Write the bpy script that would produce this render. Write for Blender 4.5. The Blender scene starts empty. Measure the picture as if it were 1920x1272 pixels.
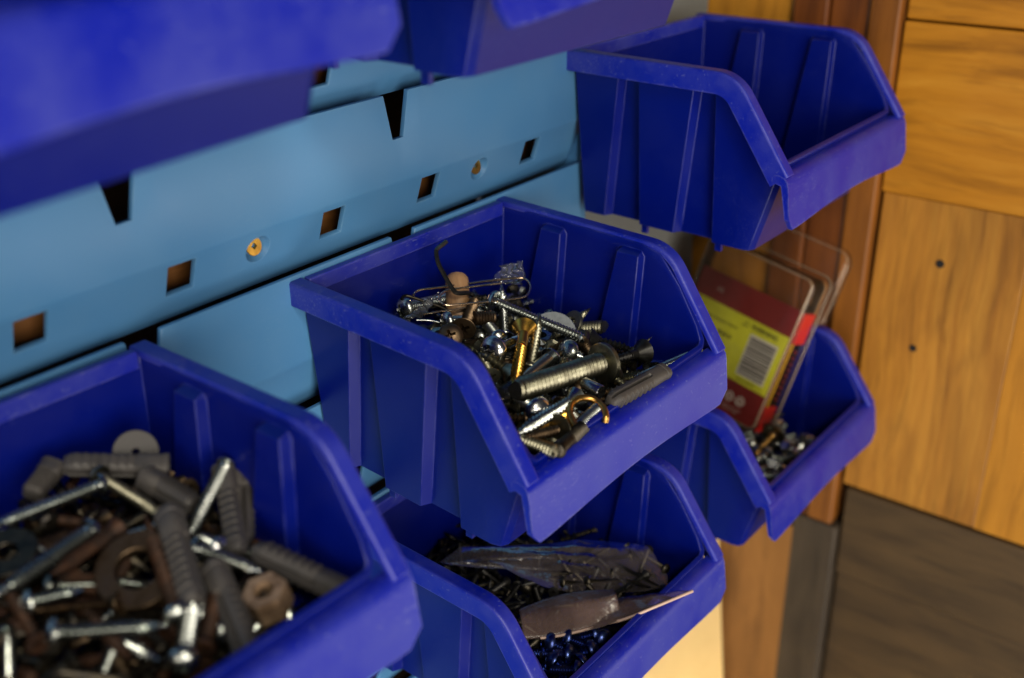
import bpy, bmesh, math, random
from mathutils import Vector, Matrix
random.seed(7)
S = 0.001                      # everything below is measured in millimetres
sc = bpy.context.scene
COL = sc.collection

# ------------------------------------------------------------------ camera
CAM_R = Matrix(((0.619505779463591, 0.34216017331324194, -0.7064977034707619),
                (-0.7849249627944869, 0.2582351609800902, -0.5632116870375296),
                (-0.01026606026096828, 0.9034605787923672, 0.4285482359955283)))
CAM_P = Vector((-189.65, -235.105, 120.263))
FPX = 2061.55                  # focal length in pixels of the 1920 px wide photograph
cd = bpy.data.cameras.new('camera')
cam = bpy.data.objects.new('camera', cd)
COL.objects.link(cam)
cam.matrix_world = Matrix.Translation(CAM_P * S) @ CAM_R.to_4x4()
cd.sensor_width = 36
cd.lens = FPX / 1920 * 36
cd.clip_start = 0.005
cd.clip_end = 50
cd.dof.use_dof = True
cd.dof.focus_distance = 0.337
cd.dof.aperture_fstop = 7.6
cd.dof.aperture_blades = 7
sc.camera = cam

# ------------------------------------------------------------------ world, lamps, exposure
w = bpy.data.worlds.new('World')
sc.world = w
w.use_nodes = True
bg = w.node_tree.nodes['Background']
bg.inputs[0].default_value = (0.55, 0.62, 0.75, 1)
bg.inputs[1].default_value = 0.05

def area(name, loc, target, size, power, color, size_y=None):
    d = bpy.data.lights.new(name, 'AREA')
    d.energy = power
    d.color = color
    d.size = size
    if size_y:
        d.shape = 'RECTANGLE'
        d.size_y = size_y
    o = bpy.data.objects.new(name, d)
    COL.objects.link(o)
    o.location = loc
    o.rotation_euler = (Vector(target) - Vector(loc)).to_track_quat('-Z', 'Y').to_euler()
    return o
area('window_light', (-0.68, -1.42, 0.14), (0.08, -0.05, -0.03), 0.9, 20.0, (1.0, 0.91, 0.78))
area('side_fill_light', (-1.40, -0.62, 0.22), (0.10, -0.05, -0.03), 0.5, 5.0, (1.0, 0.90, 0.74))  # added fill from the left to brighten panel, door and label
area('skylight', (-0.50, -0.85, 0.80), (0.05, -0.05, 0.0), 0.22, 6.0, (1.0, 0.92, 0.74))
area('floor_bounce', (-0.55, -0.80, -0.70), (-0.02, -0.06, 0.05), 0.7, 7.0, (1.0, 0.94, 0.84))
area('sunlit_floor_light', (0.62, -0.85, -0.35), (0.05, -0.05, -0.03), 0.60, 2.6, (1.0, 0.88, 0.74))
low = area('low_sun', (0.10, -0.80, -0.30), (0.20, 0.0, -0.43), 0.12, 0.15, (1.0, 0.80, 0.48))
low.data.spread = math.radians(18)

sc.view_settings.view_transform = 'Standard'
sc.view_settings.look = 'None'
sc.view_settings.exposure = 0.0
sc.view_settings.gamma = 1.0
sc.render.engine = 'CYCLES'
sc.cycles.max_bounces = 8
sc.cycles.transparent_max_bounces = 16
sc.cycles.caustics_reflective = False
sc.cycles.caustics_refractive = False
sc.cycles.use_denoising = True

# ------------------------------------------------------------------ helpers
def ray(u, v):
    return CAM_R @ Vector(((u - 960) / FPX, -(v - 636) / FPX, -1))

def on_plane(u, v, z0, gx=0, gy=0, org=(0, 0)):
    """Where the sight line of a surveyed photo point meets the pile surface z = z0 + gx (x-ox) + gy (y-oy)."""
    d = ray(u, v)
    den = d.z - gx * d.x - gy * d.y
    t = (z0 + gx * (CAM_P.x - org[0]) + gy * (CAM_P.y - org[1]) - CAM_P.z) / den
    return CAM_P + t * d

def tag(o, label=None, cat=None, group=None, kind=None):
    if label: o['label'] = label
    if cat: o['category'] = cat
    if group: o['group'] = group
    if kind: o['kind'] = kind
    return o

def empty(name, loc=(0, 0, 0)):
    o = bpy.data.objects.new(name, None)
    o.empty_display_size = 0.005
    COL.objects.link(o)
    o.location = Vector(loc) * S
    return o

def mesh_from(name, verts, faces, smooth=True):
    me = bpy.data.meshes.new(name)
    me.from_pydata([Vector(v) * S for v in verts], [], faces)
    me.update()
    bm = bmesh.new()
    bm.from_mesh(me)
    bmesh.ops.remove_doubles(bm, verts=bm.verts, dist=1e-7)
    bmesh.ops.recalc_face_normals(bm, faces=bm.faces)
    bm.to_mesh(me)
    bm.free()
    if smooth:
        me.polygons.foreach_set('use_smooth', [True] * len(me.polygons))
    return me

def obj(name, me, mat, parent=None):
    o = bpy.data.objects.new(name, me)
    COL.objects.link(o)
    if mat and not me.materials:
        me.materials.append(mat)
    if parent is not None:
        o.parent = parent
    return o

def sharp(me, deg=35):
    try:
        me.set_sharp_from_angle(angle=math.radians(deg))
    except Exception:
        pass
    return me

class MB:
    """Collects boxes, tubes, lathes and strips into ONE mesh."""
    def __init__(s): s.v, s.f = [], []
    def add(s, vs, fs):
        n = len(s.v)
        s.v += [tuple(x) for x in vs]
        s.f += [tuple(i + n for i in f) for f in fs]
        return s
    def box(s, x0, x1, y0, y1, z0, z1):
        vs = [(x, y, z) for x in (x0, x1) for y in (y0, y1) for z in (z0, z1)]
        return s.add(vs, [(0, 1, 3, 2), (4, 6, 7, 5), (0, 4, 5, 1), (2, 3, 7, 6), (0, 2, 6, 4), (1, 5, 7, 3)])
    def lathe(s, prof, n=20, cap=True):
        """prof: (r, z) rows from top down."""
        m = len(prof)
        vs = []
        for (r, z) in prof:
            for k in range(n):
                a = 2 * math.pi * k / n
                vs.append((r * math.cos(a), r * math.sin(a), z))
        fs = [(i * n + k, i * n + (k + 1) % n, (i + 1) * n + (k + 1) % n, (i + 1) * n + k) for i in range(m - 1) for k in range(n)]
        if cap:
            fs.append(tuple(range(n)))
            fs.append(tuple((m - 1) * n + k for k in range(n)))
        return s.add(vs, fs)
    def tube(s, pts, r, n=10, rad=None):
        pts = [Vector(p) for p in pts]
        vs, fs = [], []
        T = (pts[1] - pts[0]).normalized()
        up = Vector((0, 0, 1)) if abs(T.z) < .9 else Vector((1, 0, 0))
        N = T.cross(up).normalized()
        for i, p in enumerate(pts):
            a = pts[max(i - 1, 0)]; b = pts[min(i + 1, len(pts) - 1)]
            T = (b - a).normalized()
            N = (N - T * N.dot(T)).normalized()
            B = T.cross(N)
            rr = rad[i] if rad else r
            for k in range(n):
                t = 2 * math.pi * k / n
                vs.append(p + N * (rr * math.cos(t)) + B * (rr * math.sin(t)))
        for i in range(len(pts) - 1):
            for k in range(n):
                fs.append((i * n + k, i * n + (k + 1) % n, (i + 1) * n + (k + 1) % n, (i + 1) * n + k))
        fs.append(tuple(range(n)))
        fs.append(tuple((len(pts) - 1) * n + k for k in range(n)))
        return s.add(vs, fs)
    def mesh(s, name, smooth=True, deg=35):
        me = mesh_from(name, s.v, s.f, smooth)
        if smooth: sharp(me, deg)
        return me

def spline(pts, n=8):
    """Catmull-Rom through pts."""
    P = [Vector(p) for p in pts]
    P = [2 * P[0] - P[1]] + P + [2 * P[-1] - P[-2]]
    out = []
    for i in range(1, len(P) - 2):
        for k in range(n):
            t = k / n
            a, b, c, d = P[i - 1], P[i], P[i + 1], P[i + 2]
            out.append(.5 * ((2 * b) + (c - a) * t + (2 * a - 5 * b + 4 * c - d) * t * t + (3 * b - a - 3 * c + d) * t ** 3))
    out.append(P[-2])
    return out

# ------------------------------------------------------------------ materials
def newmat(name):
    m = bpy.data.materials.new(name)
    m.use_nodes = True
    nt = m.node_tree
    return m, nt, nt.nodes['Principled BSDF']

def node(nt, t, **kw):
    n = nt.nodes.new(t)
    for k, v in kw.items():
        if k.startswith('i_'):
            n.inputs[k[2:].replace('_', ' ')].default_value = v
        else:
            setattr(n, k, v)
    return n

def ramp(nt, fac, stops):
    r = nt.nodes.new('ShaderNodeValToRGB')
    cr = r.color_ramp
    while len(cr.elements) < len(stops): cr.elements.new(.5)
    for e, (p, c) in zip(cr.elements, stops):
        e.position = p
        e.color = (*c, 1) if len(c) == 3 else c
    nt.links.new(fac, r.inputs[0])
    return r.outputs[0]

def bump(nt, b, h, strength, dist):
    n = node(nt, 'ShaderNodeBump', i_Strength=strength, i_Distance=dist * S)
    nt.links.new(h, n.inputs['Height'])
    nt.links.new(n.outputs[0], b.inputs['Normal'])

def noise(nt, scale, detail=4, rough=.55, vec=None, dist=0):
    n = node(nt, 'ShaderNodeTexNoise', i_Scale=scale, i_Detail=detail, i_Roughness=rough, i_Distortion=dist)
    if vec is not None: nt.links.new(vec, n.inputs['Vector'])
    return n.outputs['Fac']

def coords(nt, scale=(1, 1, 1), rot=(0, 0, 0)):
    tc = nt.nodes.new('ShaderNodeTexCoord')
    mp = nt.nodes.new('ShaderNodeMapping')
    mp.inputs['Scale'].default_value = scale
    mp.inputs['Rotation'].default_value = rot
    nt.links.new(tc.outputs['Object'], mp.inputs['Vector'])
    return mp.outputs['Vector']

def plastic(name, c, dust_sheen, rough, dust_sheen_amt=.5, speck=.72, wear=0.0, wear_c=(.3, .27, .45), spec=.5, scuff=0.0):
    """Moulded plastic: handling dust, painted lip sheen, fine specks, scuffed patches and whitened worn edges."""
    m, nt, b = newmat(name)
    v = coords(nt)
    n1 = noise(nt, 45, 6, .6, v)
    n2 = noise(nt, 900, 2, .5, v)
    cl = ramp(nt, n1, [(.40, (0, 0, 0)), (.75, (dust_sheen_amt,) * 3)])
    sp = ramp(nt, n2, [(speck, (0, 0, 0)), (speck + .06, (.35,) * 3)])
    ad = node(nt, 'ShaderNodeMath', operation='ADD', use_clamp=True)
    nt.links.new(cl, ad.inputs[0]); nt.links.new(sp, ad.inputs[1])
    fac = ad.outputs[0]
    if scuff:
        # short scratches bunched into rubbed patches
        sv = coords(nt, (.25, 1, 1.0), (0, 0, .5))
        s1 = ramp(nt, noise(nt, 1400, 4, .7, sv), [(.56, (0, 0, 0)), (.66, (1, 1, 1))])
        s2 = ramp(nt, noise(nt, 28, 3, .6, v), [(.50, (0, 0, 0)), (.66, (scuff,) * 3)])
        mu = node(nt, 'ShaderNodeMath', operation='MULTIPLY')
        nt.links.new(s1, mu.inputs[0]); nt.links.new(s2, mu.inputs[1])
        a2 = node(nt, 'ShaderNodeMath', operation='ADD', use_clamp=True)
        nt.links.new(fac, a2.inputs[0]); nt.links.new(mu.outputs[0], a2.inputs[1])
        fac = a2.outputs[0]
    mx = node(nt, 'ShaderNodeMixRGB')
    nt.links.new(fac, mx.inputs[0])
    mx.inputs[1].default_value = (*c, 1)
    mx.inputs[2].default_value = (*dust_sheen, 1)
    col = mx.outputs[0]
    if wear:
        bv = node(nt, 'ShaderNodeBevel', samples=4, i_Radius=.9 * S)
        ge = nt.nodes.new('ShaderNodeNewGeometry')
        dt = node(nt, 'ShaderNodeVectorMath', operation='DOT_PRODUCT')
        nt.links.new(bv.outputs[0], dt.inputs[0]); nt.links.new(ge.outputs['Normal'], dt.inputs[1])
        ed = ramp(nt, dt.outputs['Value'], [(.86, (1, 1, 1)), (.994, (0, 0, 0))])
        wn = ramp(nt, noise(nt, 130, 4, .65, v), [(.42, (0, 0, 0)), (.62, (wear,) * 3)])
        mu2 = node(nt, 'ShaderNodeMath', operation='MULTIPLY')
        nt.links.new(ed, mu2.inputs[0]); nt.links.new(wn, mu2.inputs[1])
        m2 = node(nt, 'ShaderNodeMixRGB')
        nt.links.new(mu2.outputs[0], m2.inputs[0])
        nt.links.new(col, m2.inputs[1]); m2.inputs[2].default_value = (*wear_c, 1)
        col = m2.outputs[0]
    nt.links.new(col, b.inputs['Base Color'])
    b.inputs['Specular IOR Level'].default_value = spec
    rr = ramp(nt, n1, [(.3, (rough - .06,) * 3), (.8, (rough + .14,) * 3)])
    nt.links.new(rr, b.inputs['Roughness'])
    bump(nt, b, noise(nt, 1500, 2, .5, v), .12, .15)
    return m

def metal(name, c1, c2, rough, metallic=1.0, scale=220, bmp=.1):
    m, nt, b = newmat(name)
    v = coords(nt)
    n = noise(nt, scale, 5, .6, v)
    col = ramp(nt, n, [(.35, c1), (.68, c2)])
    nt.links.new(col, b.inputs['Base Color'])
    b.inputs['Metallic'].default_value = metallic
    nt.links.new(ramp(nt, n, [(.3, (rough,) * 3), (.75, (rough + .2,) * 3)]), b.inputs['Roughness'])
    if bmp: bump(nt, b, noise(nt, scale * 5, 3, .5, v), bmp, .2)
    return m

def wood(name, stops, axis='z', stretch=.06, scale=90, rough=.5, ring=.0, bmp=.25, patch=.35):
    """Sawn timber: wavering growth bands, fine fibre, darker weathered patches and streaks, all running along one axis."""
    m, nt, b = newmat(name)
    sv = {'x': (stretch, 1, 1), 'y': (1, stretch, 1), 'z': (1, 1, stretch)}[axis]
    v0 = coords(nt)
    # let the grain wander: offset the coordinates by a slow noise
    nz = node(nt, 'ShaderNodeTexNoise', i_Scale=14.0, i_Detail=2.0)
    nt.links.new(v0, nz.inputs['Vector'])
    ofs = node(nt, 'ShaderNodeVectorMath', operation='MULTIPLY_ADD')
    nt.links.new(nz.outputs['Color'], ofs.inputs[0])
    ofs.inputs[1].default_value = (.011, .011, .011)
    nt.links.new(v0, ofs.inputs[2])
    mp = nt.nodes.new('ShaderNodeMapping'); mp.inputs['Scale'].default_value = sv
    nt.links.new(ofs.outputs[0], mp.inputs['Vector'])
    v = mp.outputs['Vector']
    big = noise(nt, scale * .45, 4, .6, v, .8)
    fine = noise(nt, scale * 3.0, 6, .65, v, .2)
    mx = node(nt, 'ShaderNodeMath', operation='MULTIPLY_ADD')
    nt.links.new(fine, mx.inputs[0]); mx.inputs[1].default_value = .40
    hb = node(nt, 'ShaderNodeMath', operation='MULTIPLY'); hb.inputs[1].default_value = .62
    nt.links.new(big, hb.inputs[0]); nt.links.new(hb.outputs[0], mx.inputs[2])
    col = ramp(nt, mx.outputs[0], stops)
    stk = ramp(nt, noise(nt, scale * 2.6, 4, .65, v), [(.34, (.46, .42, .38)), (.50, (1, 1, 1))])
    mm = node(nt, 'ShaderNodeMixRGB', blend_type='MULTIPLY', i_Fac=.6)
    nt.links.new(col, mm.inputs[1]); nt.links.new(stk, mm.inputs[2])
    pv = {'x': (.4, 1, 1), 'y': (1, .4, 1), 'z': (1, 1, .4)}[axis]
    mp2 = nt.nodes.new('ShaderNodeMapping'); mp2.inputs['Scale'].default_value = pv
    nt.links.new(v0, mp2.inputs['Vector'])
    pt = ramp(nt, noise(nt, 26, 4, .6, mp2.outputs['Vector'], .5), [(.38, (.62, .60, .62)), (.60, (1, 1, 1))])
    m3 = node(nt, 'ShaderNodeMixRGB', blend_type='MULTIPLY', i_Fac=patch * 2)
    nt.links.new(mm.outputs[0], m3.inputs[1]); nt.links.new(pt, m3.inputs[2])
    nt.links.new(m3.outputs[0], b.inputs['Base Color'])
    b.inputs['Roughness'].default_value = rough
    bump(nt, b, fine, bmp, .8)
    return m

def clear_film(name, tint, alpha, rough=.12, noise_amt=.25, scale=60, ior=1.45, through=(1, 1, 1)):
    """Thin film: see-through, with a glossy skin (stronger at grazing angles) and a little cloudy body."""
    m = bpy.data.materials.new(name)
    m.use_nodes = True
    nt = m.node_tree
    nt.nodes.remove(nt.nodes['Principled BSDF'])
    out = nt.nodes['Material Output']
    v = coords(nt)
    n = noise(nt, scale, 5, .6, v)
    tr = node(nt, 'ShaderNodeBsdfTransparent'); tr.inputs['Color'].default_value = (*through, 1)
    df = node(nt, 'ShaderNodeBsdfDiffuse'); df.inputs['Color'].default_value = (*tint, 1)
    gl = node(nt, 'ShaderNodeBsdfGlossy', i_Roughness=rough)
    bp = node(nt, 'ShaderNodeBump', i_Strength=.3, i_Distance=1.0 * S)
    nt.links.new(noise(nt, scale * 3, 4, .5, v), bp.inputs['Height'])
    nt.links.new(bp.outputs[0], gl.inputs['Normal'])
    m1, m2 = node(nt, 'ShaderNodeMixShader'), node(nt, 'ShaderNodeMixShader')
    nt.links.new(ramp(nt, n, [(.3, (alpha,) * 3), (.75, (min(1, alpha + noise_amt),) * 3)]), m1.inputs[0])
    nt.links.new(tr.outputs[0], m1.inputs[1]); nt.links.new(df.outputs[0], m1.inputs[2])
    fr_ = node(nt, 'ShaderNodeFresnel', i_IOR=ior)
    nt.links.new(bp.outputs[0], fr_.inputs['Normal'])
    nt.links.new(fr_.outputs[0], m2.inputs[0])
    nt.links.new(m1.outputs[0], m2.inputs[1]); nt.links.new(gl.outputs[0], m2.inputs[2])
    nt.links.new(m2.outputs[0], out.inputs['Surface'])
    return m

M = {}
M['bin'] = plastic('shaded_blue_plastic', (.0002, .0050, .155), (.06, .08, .30), .33, .02, .76, .28, (.12, .14, .42), .32, .18)  # same moulding as the lip; interior shade put into a deeper blue
M['lip'] = plastic('sheen_scuffed_blue_plastic', (.0012, .0085, .31), (.13, .15, .38), .40, .26, .66, .5, (.24, .25, .48), .50, .55)  # lighter copy: lavender sheen painted in along with dust and scuffs
M['panel'] = plastic('light_blue_plastic', (.070, .220, .44), (.18, .33, .46), .40, .10, .82, .4, (.25, .42, .52), .5, .12)
M['zinc'] = metal('zinc_steel', (.52, .55, .53), (.30, .32, .30), .17)
M['chrome'] = metal('bright_steel', (.70, .70, .70), (.42, .43, .44), .12, bmp=.03)
M['steel'] = metal('oily_steel', (.33, .32, .235), (.13, .12, .085), .28)
M['dark'] = metal('blackened_steel', (.035, .032, .03), (.10, .085, .06), .35)
M['black'] = metal('black_oxide', (.012, .012, .012), (.03, .028, .026), .30, .6)
M['brown'] = metal('browned_steel', (.22, .15, .09), (.06, .04, .025), .35)
M['gold'] = metal('yellow_zinc', (.80, .46, .08), (.50, .26, .05), .22)
M['brass'] = metal('brass', (.72, .42, .12), (.45, .24, .06), .22)
M['copper'] = metal('coppery_wire', (.86, .66, .46), (.66, .46, .30), .15, bmp=.03)
M['rust'] = metal('rusty_steel', (.065, .026, .011), (.018, .009, .006), .55, .45, 300, .5)
M['bluezinc'] = metal('blue_zinc', (.10, .16, .42), (.05, .07, .24), .2)
M['tan'] = metal('stained_tan_metal', (.46, .31, .20), (.12, .07, .04), .4, .3)
M['washer'] = metal('grey_washer_steel', (.34, .37, .40), (.22, .24, .26), .38)
M['plug'] = plastic('grey_nylon', (.050, .046, .046), (.11, .095, .08), .55, .5)
M['dowel'] = wood('beech_dowel', [(.3, (.34, .18, .08)), (.7, (.50, .30, .15))], 'z', .1, 300)
M['film'] = clear_film('clear_film', (.5, .55, .65), .01, .08, .10, 120)
M['bagfilm'] = clear_film('smoky_bag_film', (.24, .20, .20), .07, .16, .12, 90, 1.33)
M['bagfilm_fold'] = clear_film('folded_bag_film', (.42, .28, .25), .09, .20, .14, 90, 1.35)
M['boxedge'] = clear_film('clear_box_edge', (.80, .60, .42), .16, .08, .18, 40, 1.5)
M['boxclear'] = clear_film('clear_box_plastic', (.75, .50, .30), .010, .06, .008, 25, 1.24, (1.0, .98, .95))
M['wall'] = plastic('painted_wall', (.17, .185, .185), (.15, .15, .145), .75, .6, .9)
M['backing'] = wood('backing_wood', [(.3, (.13, .05, .012)), (.7, (.30, .125, .03))], 'x', .06, 60)
M['backing_shade'] = wood('shade_backing_wood', [(.3, (.03, .015, .008)), (.7, (.07, .035, .015))], 'x', .06, 60)
M['door_h'] = wood('varnished_board', [(.34, (.25, .092, .006)), (.52, (.45, .182, .012)), (.72, (.58, .27, .028))], 'y', .07, 60, .42, patch=.25)
M['door_v'] = wood('weathered_board', [(.34, (.26, .095, .012)), (.50, (.44, .188, .022)), (.72, (.64, .32, .045))], 'z', .05, 75, .5, patch=.48)
M['door_o'] = wood('orange_board', [(.34, (.42, .165, .012)), (.70, (.66, .30, .03))], 'z', .05, 50, .45, patch=.2)
M['stile'] = wood('red_brown_stile', [(.34, (.11, .028, .004)), (.68, (.23, .066, .008))], 'z', .05, 70)
M['stile_o'] = wood('orange_brown_stile', [(.34, (.19, .060, .006)), (.68, (.34, .12, .013))], 'z', .05, 70)
M['lower'] = wood('grey_brown_wood', [(.34, (.050, .029, .010)), (.68, (.098, .056, .020))], 'y', .10, 60, .6)
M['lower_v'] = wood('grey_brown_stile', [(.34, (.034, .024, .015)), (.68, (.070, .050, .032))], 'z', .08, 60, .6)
M['cream'] = plastic('cream_surface', (.72, .52, .23), (.62, .43, .18), .6, .5, .85)
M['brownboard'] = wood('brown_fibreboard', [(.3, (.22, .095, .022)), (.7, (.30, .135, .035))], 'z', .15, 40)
def flat(name, c, rough=.5):
    m, nt, b = newmat(name)
    v = coords(nt)
    k = noise(nt, 200, 4, .6, v)
    nt.links.new(ramp(nt, k, [(.3, tuple(x * .85 for x in c)), (.7, c)]), b.inputs['Base Color'])
    b.inputs['Roughness'].default_value = rough
    return m
M['seal'] = flat('bag_seal', (.60, .42, .34), .35)
M['maroon'] = flat('maroon_print', (.24, .008, .014))
M['yellow'] = flat('yellow_print', (.82, .86, .04))
M['orange_yellow'] = flat('orange_yellow_print', (.90, .50, .02))
M['red'] = flat('red_print', (.62, .015, .012))
M['white'] = flat('white_print', (.86, .85, .80))
M['ink'] = flat('black_ink', (.012, .012, .012))
M['paleink'] = flat('pale_ink', (.50, .36, .34))

# ------------------------------------------------------------------ setting: wall, backing board
wl = obj('wall', MB().box(160, 273, 17, 60, -620, 320).mesh('wall', False), M['wall'])
tag(wl, 'pale grey painted wall behind the louvred panel', 'wall', kind='structure')
vw = obj('rear_wall', MB().box(-420, 159.5, 62, 80, -620, 320).mesh('rear_wall', False), M['backing_shade'])  # dark colour stands in for the shade behind notches and slots
tag(vw, 'boarded wall deep behind the panel slots, shade put into its dark colour', 'wall', kind='structure')
mount = empty('mounting_frame', (-130, 12, -300))
tag(mount, 'brown wooden battens seen through the square holes of the blue panel', 'batten frame')
for k in range(-6, 5):
    bt = obj('batten', MB().box(-290, 288, 0, 12, 0, 17).mesh('batten', False), M['backing'], mount)  # backing split into battens so the notches open onto a dark gap
    bt.location = Vector((0, 0, 300 + 1.2 + 44.5 * k - 45)) * S
# ------------------------------------------------------------------ louvred panel
PITCH = 44.5
PER = 96.7
def rail_mesh(x0, x1, screws):
    feats = []                                        # (start, end, kind, centre)
    k0 = int((x0 - 100) / PER) - 1
    xs = set([x0, x1])
    sq, no, scw = [], [], []
    for k in range(k0, 4):
        for c in (20.5, 63.0):
            a = c + PER * k
            if x0 + 6 < a < x1 - 6: sq.append((a - 4.4, a + 4.4))
        c = 47.9 + PER * k
        if x0 + 8 < c < x1 - 8: no.append(c)
        c = -7.8 + PER * k
        if screws and x0 + 8 < c < x1 - 8: scw.append(c)
    for a, b in sq: xs |= {a, b}
    for c in no: xs |= {c - 2.35, c + 2.35}
    for c in scw: xs |= {c - 4.9, c + 4.9}
    xs = sorted(xs)
    srows = [0, 14, 27.0, 28.4, 29.6, 39.2, 42.2, 44.5, 47.2]
    prof = [(0, -2, 0), (27.0, -2, -27.0), (28.4, -1.6, -28.3), (29.6, -1.15, -29.4), (39.2, 1.9, -38.4), (42.2, 3.0, -41.2), (44.5, 4.3, -43.8), (47.2, 6.2, -46.7)]
    def m3(x, s, off=0):
        for (a, ya, za), (b, yb, zb) in zip(prof, prof[1:]):
            if s <= b + 1e-6:
                t = (s - a) / (b - a)
                return (x, ya + (yb - ya) * t + off * .95, za + (zb - za) * t + off * .25)
    vs, fs = [], []
    def quad(*ps):
        n = len(vs)
        vs.extend(ps)
        fs.append(tuple(range(n, n + len(ps))))
    def xtop(x, s):
        if s > 0: return x
        for c in no:
            if abs(x - (c - 2.35)) < 1e-6: return c - 5.4
            if abs(x - (c + 2.35)) < 1e-6: return c + 5.4
        return x
    for si in range(len(srows) - 1):
        a, b = srows[si], srows[si + 1]
        for xa, xb in zip(xs, xs[1:]):
            mid = (xa + xb) / 2
            if si == 0 and any(abs(mid - c) < 2.3 for c in no): continue
            if si == 4 and any(p < mid < q for p, q in sq): continue
            hit = [c for c in scw if abs(mid - c) < 1] if si == 4 else []
            if hit:
                c = hit[0]; cs = 34.3; N = 24
                ring = [(c + 4.3 * math.cos(2 * math.pi * k / N), cs + 4.3 * math.sin(2 * math.pi * k / N)) for k in range(N)]
                inn = [(c + 2.9 * math.cos(2 * math.pi * k / N), cs + 2.9 * math.sin(2 * math.pi * k / N)) for k in range(N)]
                corner = {0: (xb, b), 1: (xa, b), 2: (xa, a), 3: (xb, a)}
                for k in range(N):
                    q = int((k + .5) / N * 4)
                    p, p2 = ring[k], ring[(k + 1) % N]
                    quad(m3(*corner[q]), m3(*p), m3(*p2))
                    if (k + 1) % (N // 4) == 0:
                        quad(m3(*corner[q]), m3(*p2), m3(*corner[(q + 1) % 4]))
                    i1, i2 = inn[k], inn[(k + 1) % N]
                    quad(m3(*p), m3(*i1, 2.6), m3(*i2, 2.6), m3(*p2))
                    quad(m3(*i1, 2.6), m3(c, cs, 2.7), m3(*i2, 2.6))
                continue
            quad(m3(xtop(xa, a), a), m3(xtop(xb, a), a), m3(xb, b), m3(xa, b))
    me = mesh_from('rail', vs, fs, True)
    return sharp(me, 30), (lambda c: m3(c, 34.3, 2.2))

panel = empty('louvre_panel', (0, 0, 1))
tag(panel, 'light blue louvred plastic wall panel with square holes and V notches', 'panel')
screw_spots = []
for k in range(-6, 5):
    top = 1.2 + PITCH * k
    me, fn = rail_mesh(-330, 150, k == 1)
    r = obj('rail', me, M['panel'], panel)
    r.location = Vector((0, 0, top - 1)) * S
    so = r.modifiers.new('thick', 'SOLIDIFY'); so.thickness = 1.7 * S; so.offset = -1
    # the outer skin must be the one facing -Y
    if sum(p.normal.y for p in me.polygons) > 0:
        me.flip_normals()
    bv = r.modifiers.new('soft', 'BEVEL'); bv.width = .35 * S; bv.segments = 2; bv.limit_method = 'ANGLE'; bv.angle_limit = math.radians(50)
    if k == 1:
        for c in (-7.8, -7.8 + PER):
            p = Vector(fn(c)) + Vector((0, 0, top))
            screw_spots.append(p)
# side frame at the panel's right end
fr = MB()
fr.box(147.0, 149.6, .5, 11, -275, 225)
f = obj('end_frame', fr.mesh('end_frame', False), M['panel'], panel)
f.location = Vector((0, 0, -1)) * S

# ------------------------------------------------------------------ storage bins
ZB = -62.0
D, DL, ZL, ZLB, D1 = 91.8, 93.7, -30.4, -49.1, 70.2
def arc_bend(r=15):
    th = math.atan2(-ZL, D - D1)
    t = r * math.tan(th / 2)
    pts = [(0, 0), (20, 0), (40, 0)]
    cy, cz = D1 - t, -r
    for k in range(9):
        a = th * k / 8
        pts.append((cy + r * math.sin(a), cz + r * math.cos(a)))
    pts += [(D1 + (D - D1) * q, ZL * q) for q in (.75, 1.0)]
    return pts
RIMP = arc_bend()
def rimz(y):
    for (a, za), (b, zb) in zip(RIMP, RIMP[1:]):
        if y <= b: return za + (zb - za) * (y - a) / (b - a)
    return ZL
def edge_x(y): return -1.5 * y / D

def tub_mesh():
    L = [(2.8, 6.0, 0, 0), (22.7, 15.1, 0, 0), (24.4, 16.8, 1, 0), (30.0, 30.3, 1, 0), (30.4, 31.0, 0, 0), (42, 38, 0, 0), (53.4, 45.6, 0, 0), (55.1, 47.3, 1, 0),
         (60.6, 61.0, 1, 0), (61.0, 61.7, 0, 0), (68, 66, 0, 0), (76, 69.5, 0, 0), (84.0, 73.0, 0, 0), (86.9, 76.0, 0, .9), (88.0, 77.1, 0, 3.2)]
    rows = [0, .055, .072, .3, .6, .85, 1.0]
    cols = [(y0, y1, d, i, 0) for y0, y1, d, i in L] + [(y0, y1, d, i, 1) for y0, y1, d, i in reversed(L)]
    vs, fs = [], []
    for y0, y1, d, ins, side in cols:
        zt = rimz(min(y0 + 1.5, D)) - 1.0
        for t in rows:
            y = y0 + (y1 - y0) * t
            z = zt + (ZB - zt) * t
            x = 3.5 + edge_x(y) + 4.25 * (-z / 62) + ins + (3.3 if d and t > .06 else 0)
            vs.append((100 - x if side else x, -y, z))
    n, m = len(rows), len(cols)
    for c in range(m):
        d = (c + 1) % m
        for r in range(n - 1):
            fs.append((c * n + r, d * n + r, d * n + r + 1, c * n + r + 1))
    fs.append(tuple(c * n + n - 1 for c in range(m)))
    me = mesh_from('tub', vs, fs)
    bm = bmesh.new(); bm.from_mesh(me)
    bmesh.ops.triangulate(bm, faces=[f for f in bm.faces if len(f.verts) > 4])
    # normals outward: the floor must look down
    fl = min(bm.faces, key=lambda f: f.calc_center_median().z)
    if fl.normal.z > 0: bmesh.ops.reverse_faces(bm, faces=bm.faces)
    bm.to_mesh(me); bm.free()
    return sharp(me, 22)

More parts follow.
